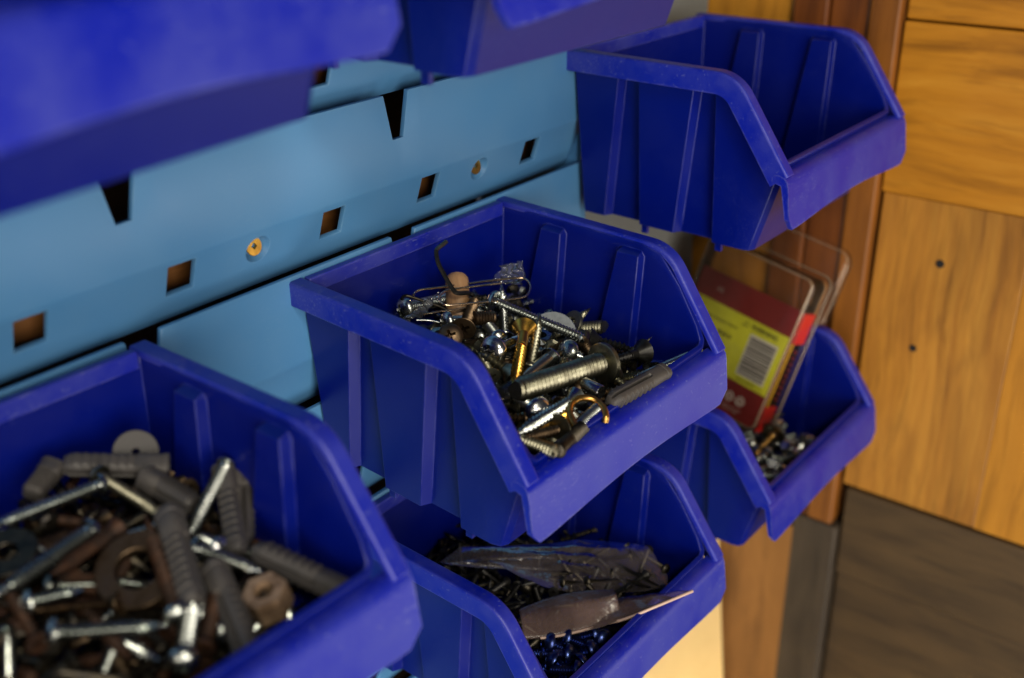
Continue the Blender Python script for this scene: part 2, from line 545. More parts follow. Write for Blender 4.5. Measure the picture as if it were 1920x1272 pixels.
def rim_mesh():
    mb = MB()
    prof = [(0, .5), (.5, 0), (4.7, 0), (5.25, .55), (5.25, 2.2), (1.9, 2.2), (1.9, 7.6), (0, 7.6)]
    for side in (0, 1):
        vs, n = [], len(prof)
        for i, (y, z) in enumerate(RIMP):
            a = RIMP[max(i - 1, 0)]; b = RIMP[min(i + 1, len(RIMP) - 1)]
            T = Vector((b[0] - a[0], b[1] - a[1])).normalized()
            N = Vector((T.y, -T.x))
            for u, wv in prof:
                x = edge_x(y) + u
                yy, zz = y + N.x * wv, z + N.y * wv
                vs.append((100 - x if side else x, -yy, zz))
        m = len(RIMP)
        fs = []
        for i in range(m - 1):
            for k in range(n):
                fs.append((i * n + k, i * n + (k + 1) % n, (i + 1) * n + (k + 1) % n, (i + 1) * n + k))
        fs.append(tuple(range(n))); fs.append(tuple((m - 1) * n + k for k in range(n)))
        mb.add(vs, fs)
    mb.box(5.6, 94.4, -4.6, -2.1, -5, -.05)              # rear edge
    return mb.mesh('rim', True, 30)

def lip_mesh():
    mb = MB()
    N = 28
    xl, xr = edge_x(D), 100 - edge_x(D)
    vs = []
    prof_n = 11
    for i in range(N + 1):
        q = i / N
        x = xl + (xr - xl) * q
        zb = ZLB + 2.4 * math.sin(math.pi * min(1, max(0, (q - .06) / .88))) ** 1.3
        e = min(q, 1 - q) * (xr - xl)
        if e < 4.2: zb += 4.2 - math.sqrt(max(0, 4.2 ** 2 - (4.2 - e) ** 2))
        P = [(86.15, ZL - 2.6), (86.2, ZL - .9), (87.0, ZL + .05), (88.9, ZL + .1), (90.7, ZL - .6), (91.7, ZL - 1.9), (92.2, ZL - 3.8),
             (DL, zb + .3), (DL - .4, zb), (DL - 1.7, zb + .1), (89.6, ZL - 3.4)]
        vs += [(x, -a, b) for a, b in P]
    fs = []
    for i in range(N):
        for k in range(prof_n):
            fs.append((i * prof_n + k, i * prof_n + (k + 1) % prof_n, (i + 1) * prof_n + (k + 1) % prof_n, (i + 1) * prof_n + k))
    fs.append(tuple(range(prof_n))); fs.append(tuple(N * prof_n + k for k in range(prof_n)))
    mb.add(vs, fs)
    return mb.mesh('front_lip', True, 40)

def foot_mesh(y, side):
    x = 8.2 if not side else 90.3
    return MB().box(x, x + 1.5, -y - 2.4, -y, ZB - 3.2, ZB + 1).mesh('foot', False)

TUB, RIM, LIP = tub_mesh(), rim_mesh(), lip_mesh()
FEET = [foot_mesh(y, s) for y in (31.6, 62.4) for s in (0, 1)]
def make_bin():
    root = empty('storage_bin')
    t = obj('tub', TUB, M['bin'], root)
    so = t.modifiers.new('thick', 'SOLIDIFY'); so.thickness = 1.9 * S; so.offset = -1
    bv = t.modifiers.new('soft', 'BEVEL'); bv.width = .55 * S; bv.segments = 2; bv.limit_method = 'ANGLE'; bv.angle_limit = math.radians(40)
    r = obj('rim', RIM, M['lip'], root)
    bv = r.modifiers.new('soft', 'BEVEL'); bv.width = .5 * S; bv.segments = 2; bv.limit_method = 'ANGLE'; bv.angle_limit = math.radians(40)
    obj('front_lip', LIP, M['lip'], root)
    for f in FEET: obj('foot', f, M['bin'], root)
    return root

def copy_tree(o, parent=None):
    c = o.copy(); COL.objects.link(c)
    if parent is not None: c.parent = parent
    for ch in list(o.children): copy_tree(ch, c)
    return c

BINS = {'A': (0, 0, 0, .038, -.010), 'B': (136.2, 0, 45.1, .005, -.004), 'C': (150.1, 0, -88.7, -.002, -.004),
        'D': (10.4, 0, -89.0, .014, -.007), 'E': (-149.0, 0, .9, -.015, -.035), 'F': (-146.0, 0, 127.5, .0, .02), 'G': (-13.4, 0, 130.7, .0, .0)}
BLAB = {'A': 'blue plastic bin heaped with mixed screws, bolts and a paper clip',
        'B': 'empty blue plastic bin hanging highest beside the wooden door',
        'C': 'blue plastic bin holding a clear packet with a yellow label',
        'D': 'blue plastic bin filled with small plastic bags of black screws',
        'E': 'blue plastic bin filled with grey wall plugs and rusty screws',
        'F': 'large looking blurred blue bin cut off by the top left corner',
        'G': 'blue bin at the top edge, seen from below beside the empty bin'}
proto = make_bin()
for i, k in enumerate(BINS):
    o = proto if i == 0 else copy_tree(proto)
    x, y, z, p, yw = BINS[k]
    o.location = Vector((x, y, z)) * S
    o.rotation_euler = (p, -.035 if k == 'F' else 0, yw)          # leans forward a little on its hook
    tag(o, BLAB[k], 'storage bin', 'blue storage bins hooked on the louvred panel')

# ------------------------------------------------------------------ the wooden door and its frame
XD = 275.0
door = empty('wooden_door', (XD, -73, -180))
tag(door, 'wooden door of honey coloured boards with a dark lower half', 'door')
def board(name, y0, y1, z0, z1, mat, parent, proud=0, bw=1.2):
    me = MB().box(-proud, 26, 0, y1 - y0, 0, z1 - z0).mesh(name, False)
    o = obj(name, me, mat, parent)
    base = Vector((XD, -73, -180)) if parent is door else Vector((XD, 20, -180))
    o.location = (Vector((XD, y0, z0)) - base) * S
    bv = o.modifiers.new('worn', 'BEVEL'); bv.width = bw * S; bv.segments = 2
    return o
board('top_board', -230, -73.5, 43.9, 130, M['door_h'], door)
board('cross_board', -230, -73.5, -29.75, 43.1, M['door_h'], door, .4, .7)
board('knotty_board', -138.1, -74.6, -181, -30, M['door_v'], door, 0, .6)
board('edge_board', -230, -138.15, -181, -30, M['door_o'], door, .1, .25)
board('lower_rail', -300, -77, -233, -182.2, M['lower'], door, 1.5)  # lower boards take a darker grey brown
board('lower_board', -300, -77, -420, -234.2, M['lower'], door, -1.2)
for (y, z, r) in ((-103.5, -57.1, 1.9), (-97.8, -99.5, 1.7)):
    k = obj('nail_hole', MB().lathe([(r, .0), (r * .7, -.5)], 14).mesh('nail_hole'), M['ink'], door)
    k.rotation_euler = (0, -math.pi / 2, 0)
    k.location = (Vector((XD - .35, y, z)) - Vector((XD, -73, -180))) * S
frame = empty('door_frame', (XD, 20, -180))
tag(frame, 'red brown wooden door frame of upright boards beside the bins', 'door frame')
board('outer_board', -24.5, 22, -212, 150, M['door_o'], frame, 0)
board('middle_board', -41, -25, -520, 150, M['stile'], frame, 3)
board('inner_board', -59, -41.4, -520, 150, M['stile'], frame, 1.5)
board('stop_board', -72.6, -59.4, -205, 150, M['stile_o'], frame, 4)
board('dark_stop', -76.0, -52.4, -520, -205.6, M['lower_v'], frame, 4.2)  # lower end of the stop in a darker grey brown
# two flat boards in the corner below the bins, one cream, one brown
def leaning(name, label, quad, th, mat):
    a = [Vector(q) for q in quad]
    n = (a[1] - a[0]).cross(a[3] - a[0]).normalized() * th
    vs = a + [q + n for q in a]
    me = mesh_from(name, vs, [(0, 1, 2, 3), (7, 6, 5, 4), (0, 4, 5, 1), (1, 5, 6, 2), (2, 6, 7, 3), (3, 7, 4, 0)], False)
    o = obj(name, me, mat)
    bv = o.modifiers.new('worn', 'BEVEL'); bv.width = .8 * S; bv.segments = 2
    return tag(o, label, 'board')
leaning('leaning_board', 'cream coloured board standing in the corner under the bins', [(150, 8, -560), (268, -46, -560), (268, -9, -218), (150, 14, -218)], 4, M['cream'])
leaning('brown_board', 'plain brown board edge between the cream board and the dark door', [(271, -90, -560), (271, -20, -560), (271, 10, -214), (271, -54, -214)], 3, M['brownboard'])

# ------------------------------------------------------------------ hardware builders (local axis: head at z = 0, shank runs down -z)
def shank_mesh(r, L, pitch=None, taper=0.0, smooth_len=0.0, depth=.2, n=16, z0=0.0):
    """A threaded shank: crest/root rows wound as a helix."""
    pitch = pitch or r * .55
    root = r * (1 - depth)
    mb = MB()
    if smooth_len > 0:
        mb.lathe([(r * .9, z0), (r * .9, z0 - smooth_len - pitch * 1.2)], n)
    zs = z0 - smooth_len
    LT = L - smooth_len
    m = max(6, int(LT / pitch * 2))
    prof = []
    for i in range(m + 1):
        z = zs - LT * i / m
        q = i / m
        k = 1.0
        if taper and q > 1 - taper:
            k = max(.04 if taper > .1 else .82, (1 - q) / taper) ** .8
        if i < 2: k *= .92
        prof.append(((r if i % 2 else root) * k, z))
    vs = []
    for (rr, z) in prof:
        for k in range(n):
            a = 2 * math.pi * k / n
            vs.append((rr * math.cos(a), rr * math.sin(a), z - (pitch * 1.0) * k / n))
    fs = []
    M1 = len(prof)
    for i in range(M1 - 1):
        for k in range(n - 1):
            fs.append((i * n + k, i * n + k + 1, (i + 1) * n + k + 1, (i + 1) * n + k))
        if i + 3 <= M1 - 1 + 0:
            fs.append((i * n + n - 1, (i + 2) * n, (i + 3) * n, (i + 1) * n + n - 1))
    # close top and tip
    fs.append(tuple(range(n)))
    fs.append(tuple((M1 - 1) * n + k for k in range(n)))
    mb.add(vs, fs)
    me = mb.mesh('shank', True, 24)
    return me

def apply_bool(me, cut):
    a = bpy.data.objects.new('a', me); b = bpy.data.objects.new('b', cut)
    COL.objects.link(a); COL.objects.link(b)
    md = a.modifiers.new('b', 'BOOLEAN'); md.object = b; md.operation = 'DIFFERENCE'; md.solver = 'EXACT'
    dg = bpy.context.evaluated_depsgraph_get()
    res = bpy.data.meshes.new_from_object(a.evaluated_get(dg))
    bpy.data.objects.remove(a); bpy.data.objects.remove(b)
    return res

def head_mesh(kind, R, r, drive='cross'):
    n = 28
    mb = MB()
    if kind == 'pan':
        H = R * .72
        prof = [(R * .04, H)] + [(R * math.sin(t), H * (math.cos(t) * .92 + .08)) for t in [math.radians(a) for a in (12, 24, 36, 48, 60, 72, 83, 90)]] + [(R, 0), (r * .9, 0), (r * .85, -.4)]
        top = H
    elif kind == 'csk':
        H = R * .95
        prof = [(R * .05, .02), (R * .96, .0), (R, -.18), (R * .97, -.35), (r, -H)]
        top = 0
    elif kind == 'hex':
        H = R * .62; n = 6
        prof = [(R * .8, H), (R, H * .84), (R, 0), (r, 0)]
        top = H
    elif kind == 'washer':
        H = R * .38
        prof = [(R * .03, H), (R * .45, H), (R * .58, H * .8), (R * .62, H * .4), (R * .95, H * .34), (R, H * .2), (R, 0), (r, 0)]
        top = H
    elif kind == 'truss':
        H = R * .42
        prof = [(R * .04, H)] + [(R * math.sin(t) * .98, H * math.cos(t)) for t in [math.radians(a) for a in (15, 30, 45, 60, 75)]] + [(R, H * .12), (R, -R * .16), (R * .92, -R * .2), (r, -R * .2)]
        top = H
    mb.lathe(prof, n)
    me = mb.mesh('head', kind != 'hex', 40)
    if drive and kind != 'hex':
        c = MB()
        wv, ln, dp = R * .13, R * .55, R * .55
        if drive == 'cross':
            for (a, b) in ((wv, ln), (ln, wv)):
                vs = [(-a, -b, top + .5), (a, -b, top + .5), (a, b, top + .5), (-a, b, top + .5), (-a * .5, -b * .4, top - dp), (a * .5, -b * .4, top - dp), (a * .5, b * .4, top - dp), (-a * .5, b * .4, top - dp)]
                cc = MB().add(vs, [(0, 1, 2, 3), (4, 7, 6, 5), (0, 4, 5, 1), (1, 5, 6, 2), (2, 6, 7, 3), (3, 7, 4, 0)])
                me = apply_bool(me, cc.mesh('c', False))
        elif drive == 'slot':
            me = apply_bool(me, MB().box(-wv * .9, wv * .9, -R * 1.1, R * 1.1, top - dp * .6, top + 1).mesh('c', False))
        elif drive == 'square':
            me = apply_bool(me, MB().box(-R * .27, R * .27, -R * .27, R * .27, top - dp, top + 1).mesh('c', False))
        me.polygons.foreach_set('use_smooth', [True] * len(me.polygons))
        sharp(me, 35)
    me.name = 'head'
    return me

def aim(o, head, tip, roll=0.0):
    head, tip = Vector(head), Vector(tip)
    d = (head - tip).normalized()
    o.rotation_mode = 'QUATERNION'
    o.rotation_quaternion = d.to_track_quat('Z', 'Y') @ Matrix.Rotation(roll, 3, 'Z').to_quaternion()
    o.location = head * S

def screw(name, label, cat, head, tip, r, R, hk='pan', mat='zinc', hmat=None, drive='cross', wood_=False, smooth=0.0, pitch=None, group=None, roll=.4, depth=None):
    L = (Vector(head) - Vector(tip)).length
    root = empty(name)
    hz = {'pan': 0, 'csk': -R * .8, 'hex': 0, 'washer': 0, 'truss': -R * .15, None: 0}[hk]
    sh = shank_mesh(r, L, pitch or (r * .9 if wood_ else r * .55), .28 if wood_ else .03, smooth * L, depth or (.42 if wood_ else .26), 16, hz * .9)
    obj('shank', sh, M[mat], root)
    if hk: obj('head', head_mesh(hk, R, r * .85, drive), M[hmat or mat], root)
    aim(root, head, tip, roll)
    return tag(root, label, cat, group)

# library screws for the deep layers: copied, never rebuilt
LIB = {}
def lib(key, r, L, R, hk, mat, wood_, hmat=None, drive='cross'):
    root = empty({'b': 'bolt'}.get(key[0], 'screw'))
    hz = -R * .8 if hk == 'csk' else 0
    obj('shank', shank_mesh(r, L, r * .8 if wood_ else r * .45, .28 if wood_ else .03, 0, .42 if wood_ else .26, 12, hz * .9), M[mat], root)
    obj('head', head_mesh(hk, R, r * .85, drive), M[hmat or mat], root)
    LIB[key] = [root, False]
def use(key, head, tip, label, cat, group):
    ent = LIB[key]
    o = ent[0] if not ent[1] else copy_tree(ent[0])
    ent[1] = True
    aim(o, head, tip, random.random() * 6.28)
    return tag(o, label, cat, group)

def ring_mesh(R, ri, th, n=40):
    b = min(.25, th * .2)
    prof = [(ri, th / 2 - b), (ri + b, th / 2), (R - b, th / 2), (R, th / 2 - b), (R, -th / 2 + b), (R - b, -th / 2), (ri + b, -th / 2), (ri, -th / 2 + b)]
    m = len(prof)
    vs = [(r * math.cos(2 * math.pi * k / n), r * math.sin(2 * math.pi * k / n), z) for k in range(n) for r, z in prof]
    fs = [(k * m + i, k * m + (i + 1) % m, ((k + 1) % n) * m + (i + 1) % m, ((k + 1) % n) * m + i) for k in range(n) for i in range(m)]
    me = mesh_from('washer', vs, fs)
    return sharp(me, 40)

def washer(name, label, P, nrm, R, ri, th, mat, group=None):
    o = obj(name, ring_mesh(R, ri, th), M[mat])
    aim(o, P, Vector(P) - Vector(nrm))
    return tag(o, label, 'washer', group)

def plug_mesh(r, L):
    """A ribbed nylon wall plug: collar end at z=0, split ribbed body, rounded nose."""
    n = 24
    vs, fs, prof = [], [], []
    prof += [(r * .62, 0), (r * 1.0, -.02), (r * 1.0, -L * .06), (r * .93, -L * .065), (r * .93, -L * .30)]
    k = 7
    for i in range(k):
        z = -L * (.32 + .085 * i)
        prof += [(r * .80, z), (r * 1.0, z - L * .045), (r * 1.0, z - L * .06), (r * .80, z - L * .066)]
    prof += [(r * .84, -L * .93), (r * .66, -L * .985), (r * .45, -L)]
    for rr, z in prof:
        for j in range(n):
            a = 2 * math.pi * j / n
            q = rr
            if z < -L * .31:
                if abs(math.cos(a)) > .60: q = max(q * .0 + r * .86, r * .86) * (1 if z > -L * .94 else .75)   # smooth flanks
                if abs(math.sin(a)) < .20: q *= .45                                                          # the long split
            q *= 1 - .07 * math.cos(4 * a)
            vs.append((q * math.cos(a), q * math.sin(a), z))
    m = len(prof)
    for i in range(m - 1):
        for j in range(n):
            fs.append((i * n + j, i * n + (j + 1) % n, (i + 1) * n + (j + 1) % n, (i + 1) * n + j))
    fs.append(tuple((m - 1) * n + j for j in range(n)))
    # bore
    b0 = len(vs)
    for rr, z in ((r * .52, 0), (r * .5, -L * .35)):
        for j in range(n):
            a = 2 * math.pi * j / n
            vs.append((rr * math.cos(a), rr * math.sin(a), z))
    for j in range(n):
        fs.append((j, (j + 1) % n, b0 + (j + 1) % n, b0 + j))
        fs.append((b0 + j, b0 + (j + 1) % n, b0 + n + (j + 1) % n, b0 + n + j))
    fs.append(tuple(b0 + n + j for j in range(n)))
    return mesh_from('wall_plug', vs, fs)

def plug(label, a, b, r, group, mat='plug'):
    L = (Vector(a) - Vector(b)).length
    me = sharp(plug_mesh(r, L), 50)
    o = obj('wall_plug', me, M[mat])
    aim(o, a, b, random.random() * 6)
    return tag(o, label, 'wall plug', group)

# brass screws that hold the panel to the wall
for i, p in enumerate(screw_spots):
    s_ = empty('wall_screw')
    obj('head', head_mesh('csk', 2.75, 1.6, 'square'), M['gold'], s_)
    obj('shank', shank_mesh(1.5, 9, 1.1, .3, 0, .3, 12, -1.5), M['gold'], s_)
    aim(s_, p + Vector((0, -.5, 0)), p + Vector((0, 8, -1.5)), .7)
    tag(s_, ['brass screw sunk in the blue panel above the left end of the heaped bin', 'brass screw sunk in the blue panel to the left of the empty bin'][i], 'screw', 'brass screws fixing the panel')
# ------------------------------------------------------------------ contents of the heaped middle bin
def zA(u, v, h=0): return on_plane(u, v, -19 + h, -.07, .2, (40, 0))    # y is negative outwards, so .2*y falls to the front
def PA(X, Y, h=0): return zA(720 + X / 2.891, 430 + Y / 2.891, h)
GA = 'loose fasteners in the heaped middle bin'
screw('bolt', 'big oily steel bolt with round flanged head lying across the heaped bin', 'bolt', PA(1195, 722, 6.5), PA(735, 868, 6.5), 3.6, 6.2, 'truss', 'steel', None, None, False, 0.0, 1.5, GA, depth=.17)
screw('machine_screw', 'long zinc machine screw with a slotted dome head, beside the grey washer', 'screw', PA(600, 395, 6.5), PA(1078, 592, 6), 1.75, 3.8, 'pan', 'zinc', None, 'slot', False, 0, 1.0, GA)
screw('machine_screw', 'zinc pan head screw at the left end of the heap, under the paper clip', 'screw', PA(118, 428, 3), PA(350, 372, 2), 2.1, 3.6, 'pan', 'zinc', None, 'cross', False, 0, .9, GA)
screw('machine_screw', 'short zinc screw lying level below the left end of the paper clip', 'screw', PA(345, 495, 4), PA(450, 490, 3), 1.6, 2.9, 'pan', 'zinc', None, 'cross', False, 0, .8, GA)
screw('wood_screw', 'slim silver wood screw standing upright with its tip in the paper clip', 'screw', PA(655, 590, 1), PA(637, 335, 8), 1.6, 3.0, 'csk', 'zinc', None, 'cross', True, 0, 1.3, GA)
screw('machine_screw', 'stout zinc screw slanting down behind the biggest dome head', 'screw', PA(618, 590, 3.5), PA(500, 440, 2), 1.9, 2.9, 'pan', 'zinc', None, 'cross', False, 0, .95, GA)
screw('machine_screw', 'shiny phillips screw with the biggest dome head in the middle of the heap', 'screw', PA(596, 655, 5), PA(760, 605, 2), 2.3, 4.5, 'pan', 'chrome', None, 'cross', False, .55, .9, GA, roll=.2)
screw('wood_screw', 'gold coloured countersunk wood screw pointing down among silver screws', 'screw', PA(762, 535, 8), PA(714, 812, 5), 1.9, 3.9, 'csk', 'gold', None, 'cross', True, .22, 1.7, GA)
screw('wood_screw', 'dull dark wood screw standing tip upwards beside the gold screw', 'screw', PA(785, 770, 2), PA(836, 500, 9), 1.7, 3.0, 'csk', 'steel', None, 'cross', True, 0, 1.5, GA)
screw('wood_screw', 'coarse silver wood screw lying below the big bolt, next to the brass hook', 'screw', PA(1040, 915, 4), PA(735, 1100, 5), 2.0, 3.4, 'csk', 'zinc', None, 'cross', True, 0, 1.6, GA)
screw('wood_screw', 'yellowish wood screw half hidden under the coarse silver screw', 'screw', PA(960, 1020, 2), PA(800, 1095, 1), 1.7, 3.0, 'csk', 'gold', None, 'cross', True, 0, 1.4, GA)
screw('wood_screw', 'dark wood screw with its point by the small steel tube', 'screw', PA(960, 955, 2), PA(1075, 830, 5), 1.6, 2.8, 'csk', 'brown', None, 'cross', True, 0, 1.4, GA)
screw('machine_screw', 'coppery dome headed screw under the end of the big bolt', 'screw', PA(830, 985, 3), PA(700, 900, 0), 2.0, 4.2, 'pan', 'zinc', 'chrome', None, False, 0, .9, GA)
screw('drywall_screw', 'black trumpet head screw against the right wall of the heaped bin', 'screw', PA(1412, 662, 3), PA(1280, 700, 3), 1.6, 4.1, 'csk', 'black', None, 'cross', True, .2, 1.5, GA)
screw('drywall_screw', 'black screw lying behind the head of the big bolt', 'screw', PA(1110, 590, 2), PA(1300, 640, 1.5), 1.6, 3.6, 'csk', 'black', None, 'cross', True, 0, 1.5, GA)
screw('wood_screw', 'dark screw pointing up into the hex key, head down in the heap', 'screw', PA(432, 540, 4), PA(492, 385, 6), 1.9, 3.9, 'csk', 'brown', None, 'cross', True, 0, 1.4, GA)
screw('machine_screw', 'round phillips head seen flat on at the left rim of the heaped bin', 'screw', PA(360, 580, 3), PA(385, 625, -6), 1.7, 3.9, 'truss', 'brown', None, 'cross', False, 0, .8, GA)
screw('machine_screw', 'threaded steel stud inside the brass hook', 'screw', PA(1050, 1075, 3), PA(1172, 962, 3.5), 2.1, 2.3, None, 'zinc', None, None, False, 0, .9, GA)
screw('wood_screw', 'dark washer headed screw at the front of the heap with bright rim', 'screw', PA(950, 1085, 3), PA(770, 1130, 4), 1.5, 4.2, 'washer', 'brown', 'steel', None, True, 0, 1.3, GA)
screw('machine_screw', 'threaded screw lying closest to the front corner of the heaped bin', 'screw', PA(740, 1140, 2), PA(925, 1205, 4), 2.0, 2.2, None, 'steel', None, None, False, 0, .95, GA)
screw('machine_screw', 'dark rod shaped screw lying along the front lip of the heaped bin', 'screw', PA(945, 1195, 3), PA(1075, 1075, 3.5), 2.1, 2.4, 'pan', 'dark', None, None, False, .4, .9, GA)
screw('machine_screw', 'smooth bluish bolt shank under the big bolt', 'screw', PA(900, 700, 3.5), PA(640, 905, 1), 2.5, 3.3, 'pan', 'zinc', None, None, False, .75, .9, GA)
screw('wood_screw', 'coarse threaded screw end poking out behind the big bolt', 'screw', PA(890, 705, 1.5), PA(1045, 740, 2), 2.0, 3.0, 'csk', 'steel', None, 'cross', False, 0, 1.2, GA)
screw('wood_screw', 'thick pointed screw below the biggest dome head', 'screw', PA(700, 790, 2), PA(580, 705, 4), 2.3, 3.6, 'csk', 'steel', None, 'cross', True, 0, 1.5, GA)
screw('wood_screw', 'thin screw along the left rim beside the thick pointed screw', 'screw', PA(585, 800, 2.5), PA(525, 690, 2), 1.6, 2.8, 'csk', 'steel', None, 'cross', True, 0, 1.1, GA)
screw('machine_screw', 'thin threaded rod sticking out past the wall plug at the front right corner', 'screw', PA(1360, 812, 5.5), PA(1655, 683, 7), 1.35, 2.4, None, 'zinc', None, None, False, 0, .6, GA)
plug('grey ribbed wall plug lying on the front lip of the heaped bin', PA(1515, 778, 5.5), PA(1225, 935, 6), 3.0, GA)
washer('washer', 'wide grey steel washer leaning under the long machine screw', PA(915, 572, 1), (-.55, -.45, .70), 7.8, 4.1, 1.3, 'washer', GA)
washer('washer', 'dark washer standing edge on at the back of the heap', PA(1015, 520, 2), (-.75, .35, .55), 5.0, 2.4, 1.2, 'steel', GA)
def spacer(label, a, b, r, mat, th=.75):
    L = (Vector(a) - Vector(b)).length
    prof = [(r * th, 0), (r * .94, 0), (r, -.2), (r, -L + .2), (r * .94, -L), (r * th, -L)]
    mb = MB(); n = 24; vs = []; m = len(prof)
    for k in range(n):
        t = 2 * math.pi * k / n
        vs += [(q * math.cos(t), q * math.sin(t), z) for q, z in prof]
    mb.add(vs, [(k * m + i, k * m + (i + 1) % m, ((k + 1) % n) * m + (i + 1) % m, ((k + 1) % n) * m + i) for k in range(n) for i in range(m)])
    o = obj('spacer_tube', mb.mesh('spacer_tube', True, 40), M[mat])
    aim(o, a, b)
    return tag(o, label, 'spacer', GA)
spacer('small bright steel tube lying beside the brass hook', PA(1178, 885, 6), PA(1082, 838, 5), 2.1, 'chrome')
o = obj('threaded_stud', shank_mesh(2.3, 7.2, .95, 0, 0, .16, 18), M['brown'])
aim(o, PA(605, 478, 5), PA(527, 482, 5)); tag(o, 'stubby headless threaded stud beside the upright silver screw', 'stud', GA)
screw('bolt', 'small dark hex bolt at the tip of the long machine screw', 'bolt', PA(1072, 600, 4), PA(1115, 660, 0), 1.8, 3.2, 'hex', 'brown', None, None, False, 0, .9, GA)
screw('machine_screw', 'steel dome headed screw resting under the grey washer', 'screw', PA(1000, 665, 2.5), PA(1060, 690, 0), 1.8, 3.9, 'pan', 'zinc', None, None, False, 0, .9, GA)

# hex key
key = empty('hex_key', PA(380, 345, 9))
tag(key, 'black bent hex key standing up out of the heaped bin', 'hex key', GA)
kb = key.location / S
kp = [PA(465, 350, 7), PA(448, 345, 8), PA(400, 347, 9), PA(372, 325, 10), PA(330, 255, 13), PA(296, 190, 16), PA(285, 145, 18), PA(283, 118, 19.0)]
def hexrod(pts, r): return MB().tube([p - kb for p in spline(pts, 5)], r, 6).mesh('arm', False)
obj('long_arm', hexrod(kp, .78), M['black'], key)
obj('short_arm', hexrod([PA(465, 350, 7), PA(482, 358, 6.5), PA(490, 378, 5), PA(484, 410, 3)], .78), M['black'], key)
obj('bright_tip', hexrod([PA(283, 119, 19.0), PA(290, 106, 19.4), PA(338, 68, 20.5)], .76), M['steel'], key)

# dowel
dw = obj('wooden_dowel', MB().lathe([(.6, 0), (2.9, -.5), (3.7, -1.6), (3.9, -3.0), (3.9, -17), (3.2, -18)], 22).mesh('wooden_dowel'), M['dowel'])
aim(dw, PA(394, 245, 9), PA(402, 430, 1.5)); tag(dw, 'small round ended wooden dowel standing behind the paper clip', 'dowel', GA)

# paper clip: one wire, three nested bends
cp = [PA(160, 356, 8), PA(168, 342, 8), PA(200, 328, 8), PA(300, 316, 8), PA(450, 296, 8.2), PA(600, 276, 8.4), PA(720, 264, 8.6), PA(765, 270, 8.6), PA(790, 295, 8.5),
      PA(793, 325, 8.3), PA(775, 358, 8), PA(740, 372, 7.8), PA(640, 386, 7.6), PA(480, 402, 7.4), PA(360, 412, 7.2), PA(318, 405, 7.2), PA(300, 380, 7.4), PA(310, 350, 7.6),
      PA(345, 332, 7.8), PA(430, 318, 8), PA(635, 293, 8.6)]
o = obj('paper_clip', MB().tube(spline(cp, 6), .38, 8).mesh('paper_clip', True, 80), M['copper'])
tag(o, 'large coppery wire paper clip lying on top of the heaped bin', 'paper clip', GA)
o = obj('wire', MB().tube(spline([PA(215, 462, 5), PA(300, 447, 5), PA(400, 434, 5.2), PA(530, 412, 6)], 5), .32, 8).mesh('wire', True, 80), M['copper'])
tag(o, 'straight piece of coppery wire under the paper clip', 'wire', GA)
o = obj('wire', MB().tube(spline([PA(95, 380, 6.2), PA(105, 365, 6.5), PA(130, 362, 6.5), PA(200, 385, 6), PA(290, 415, 5.5), PA(345, 440, 5)], 5), .5, 8).mesh('wire', True, 80), M['dark'])
tag(o, 'dark bent wire hooked over the leftmost zinc screw', 'wire', GA)
o = obj('wire', MB().tube(spline([PA(175, 492, 5), PA(235, 494, 5), PA(300, 505, 5)], 5), .36, 8).mesh('wire', True, 80), M['zinc'])
tag(o, 'thin silver wire ending at the short level zinc screw', 'wire', GA)
# brass hook
hk = [PA(1040, 1075, 3.5), PA(1020, 1040, 4), PA(1005, 990, 4.5), PA(1018, 945, 5), PA(1058, 918, 5.5), PA(1112, 916, 5.5), PA(1160, 938, 5.2), PA(1192, 975, 5), PA(1202, 1015, 4.5), PA(1198, 1045, 3)]
o = obj('brass_hook', MB().tube(spline(hk, 6), 1.02, 14).mesh('brass_hook', True, 80), M['brass'])
tag(o, 'round brass hook near the front lip of the heaped bin', 'hook', GA)

# crumpled film
def film(name, label, quad, nx, ny, amp, mat, group, seed, cat='plastic bag', freq=.25):
    rnd = random.Random(seed)
    ph = [(rnd.uniform(-1, 1) * freq, rnd.uniform(-1, 1) * freq, rnd.uniform(-1, 1) * freq, rnd.random() * 6.28, rnd.uniform(.3, 1)) for _ in range(9)]
    a, b, c, d = [Vector(q) for q in quad]
    vs, fs = [], []
    for j in range(ny + 1):
        for i in range(nx + 1):
            s, t = i / nx, j / ny
            p = a * (1 - s) * (1 - t) + b * s * (1 - t) + c * s * t + d * (1 - s) * t
            wv = sum(k[4] * (1 - abs(math.sin(p.x * k[0] + p.y * k[1] + p.z * k[2] + k[3]))) for k in ph) / 4
            e = 1 + .12 * math.sin(9 * s + seed) * math.sin(7 * t)
            vs.append((p.x + amp * .4 * math.sin(p.z * freq * 3 + seed) * e, p.y + amp * .3 * math.sin(p.x * freq * 3 + 2), p.z + amp * (wv - .6)))
    for j in range(ny):
        for i in range(nx):
            q = j * (nx + 1) + i
            fs.append((q, q + 1, q + nx + 2, q + nx + 1))
    me = mesh_from(name, vs, fs)
    o = obj(name, me, M[mat])
    so = o.modifiers.new('thick', 'SOLIDIFY'); so.thickness = .09 * S
    return tag(o, label, cat, group)
film('plastic_scrap', 'scrap of clear crumpled film against the back of the heaped bin', [PA(570, 300, 7), PA(760, 290, 6), PA(755, 170, 10), PA(640, 190, 11)], 22, 16, 2.6, 'film', GA, 3, 'plastic film', .7)
film('plastic_scrap', 'scrap of clear crumpled film lying over the leftmost zinc screw', [PA(95, 490, 4.5), PA(205, 480, 5), PA(310, 330, 7.5), PA(235, 385, 7.5)], 20, 16, 1.8, 'film', GA, 5, 'plastic film', .7)

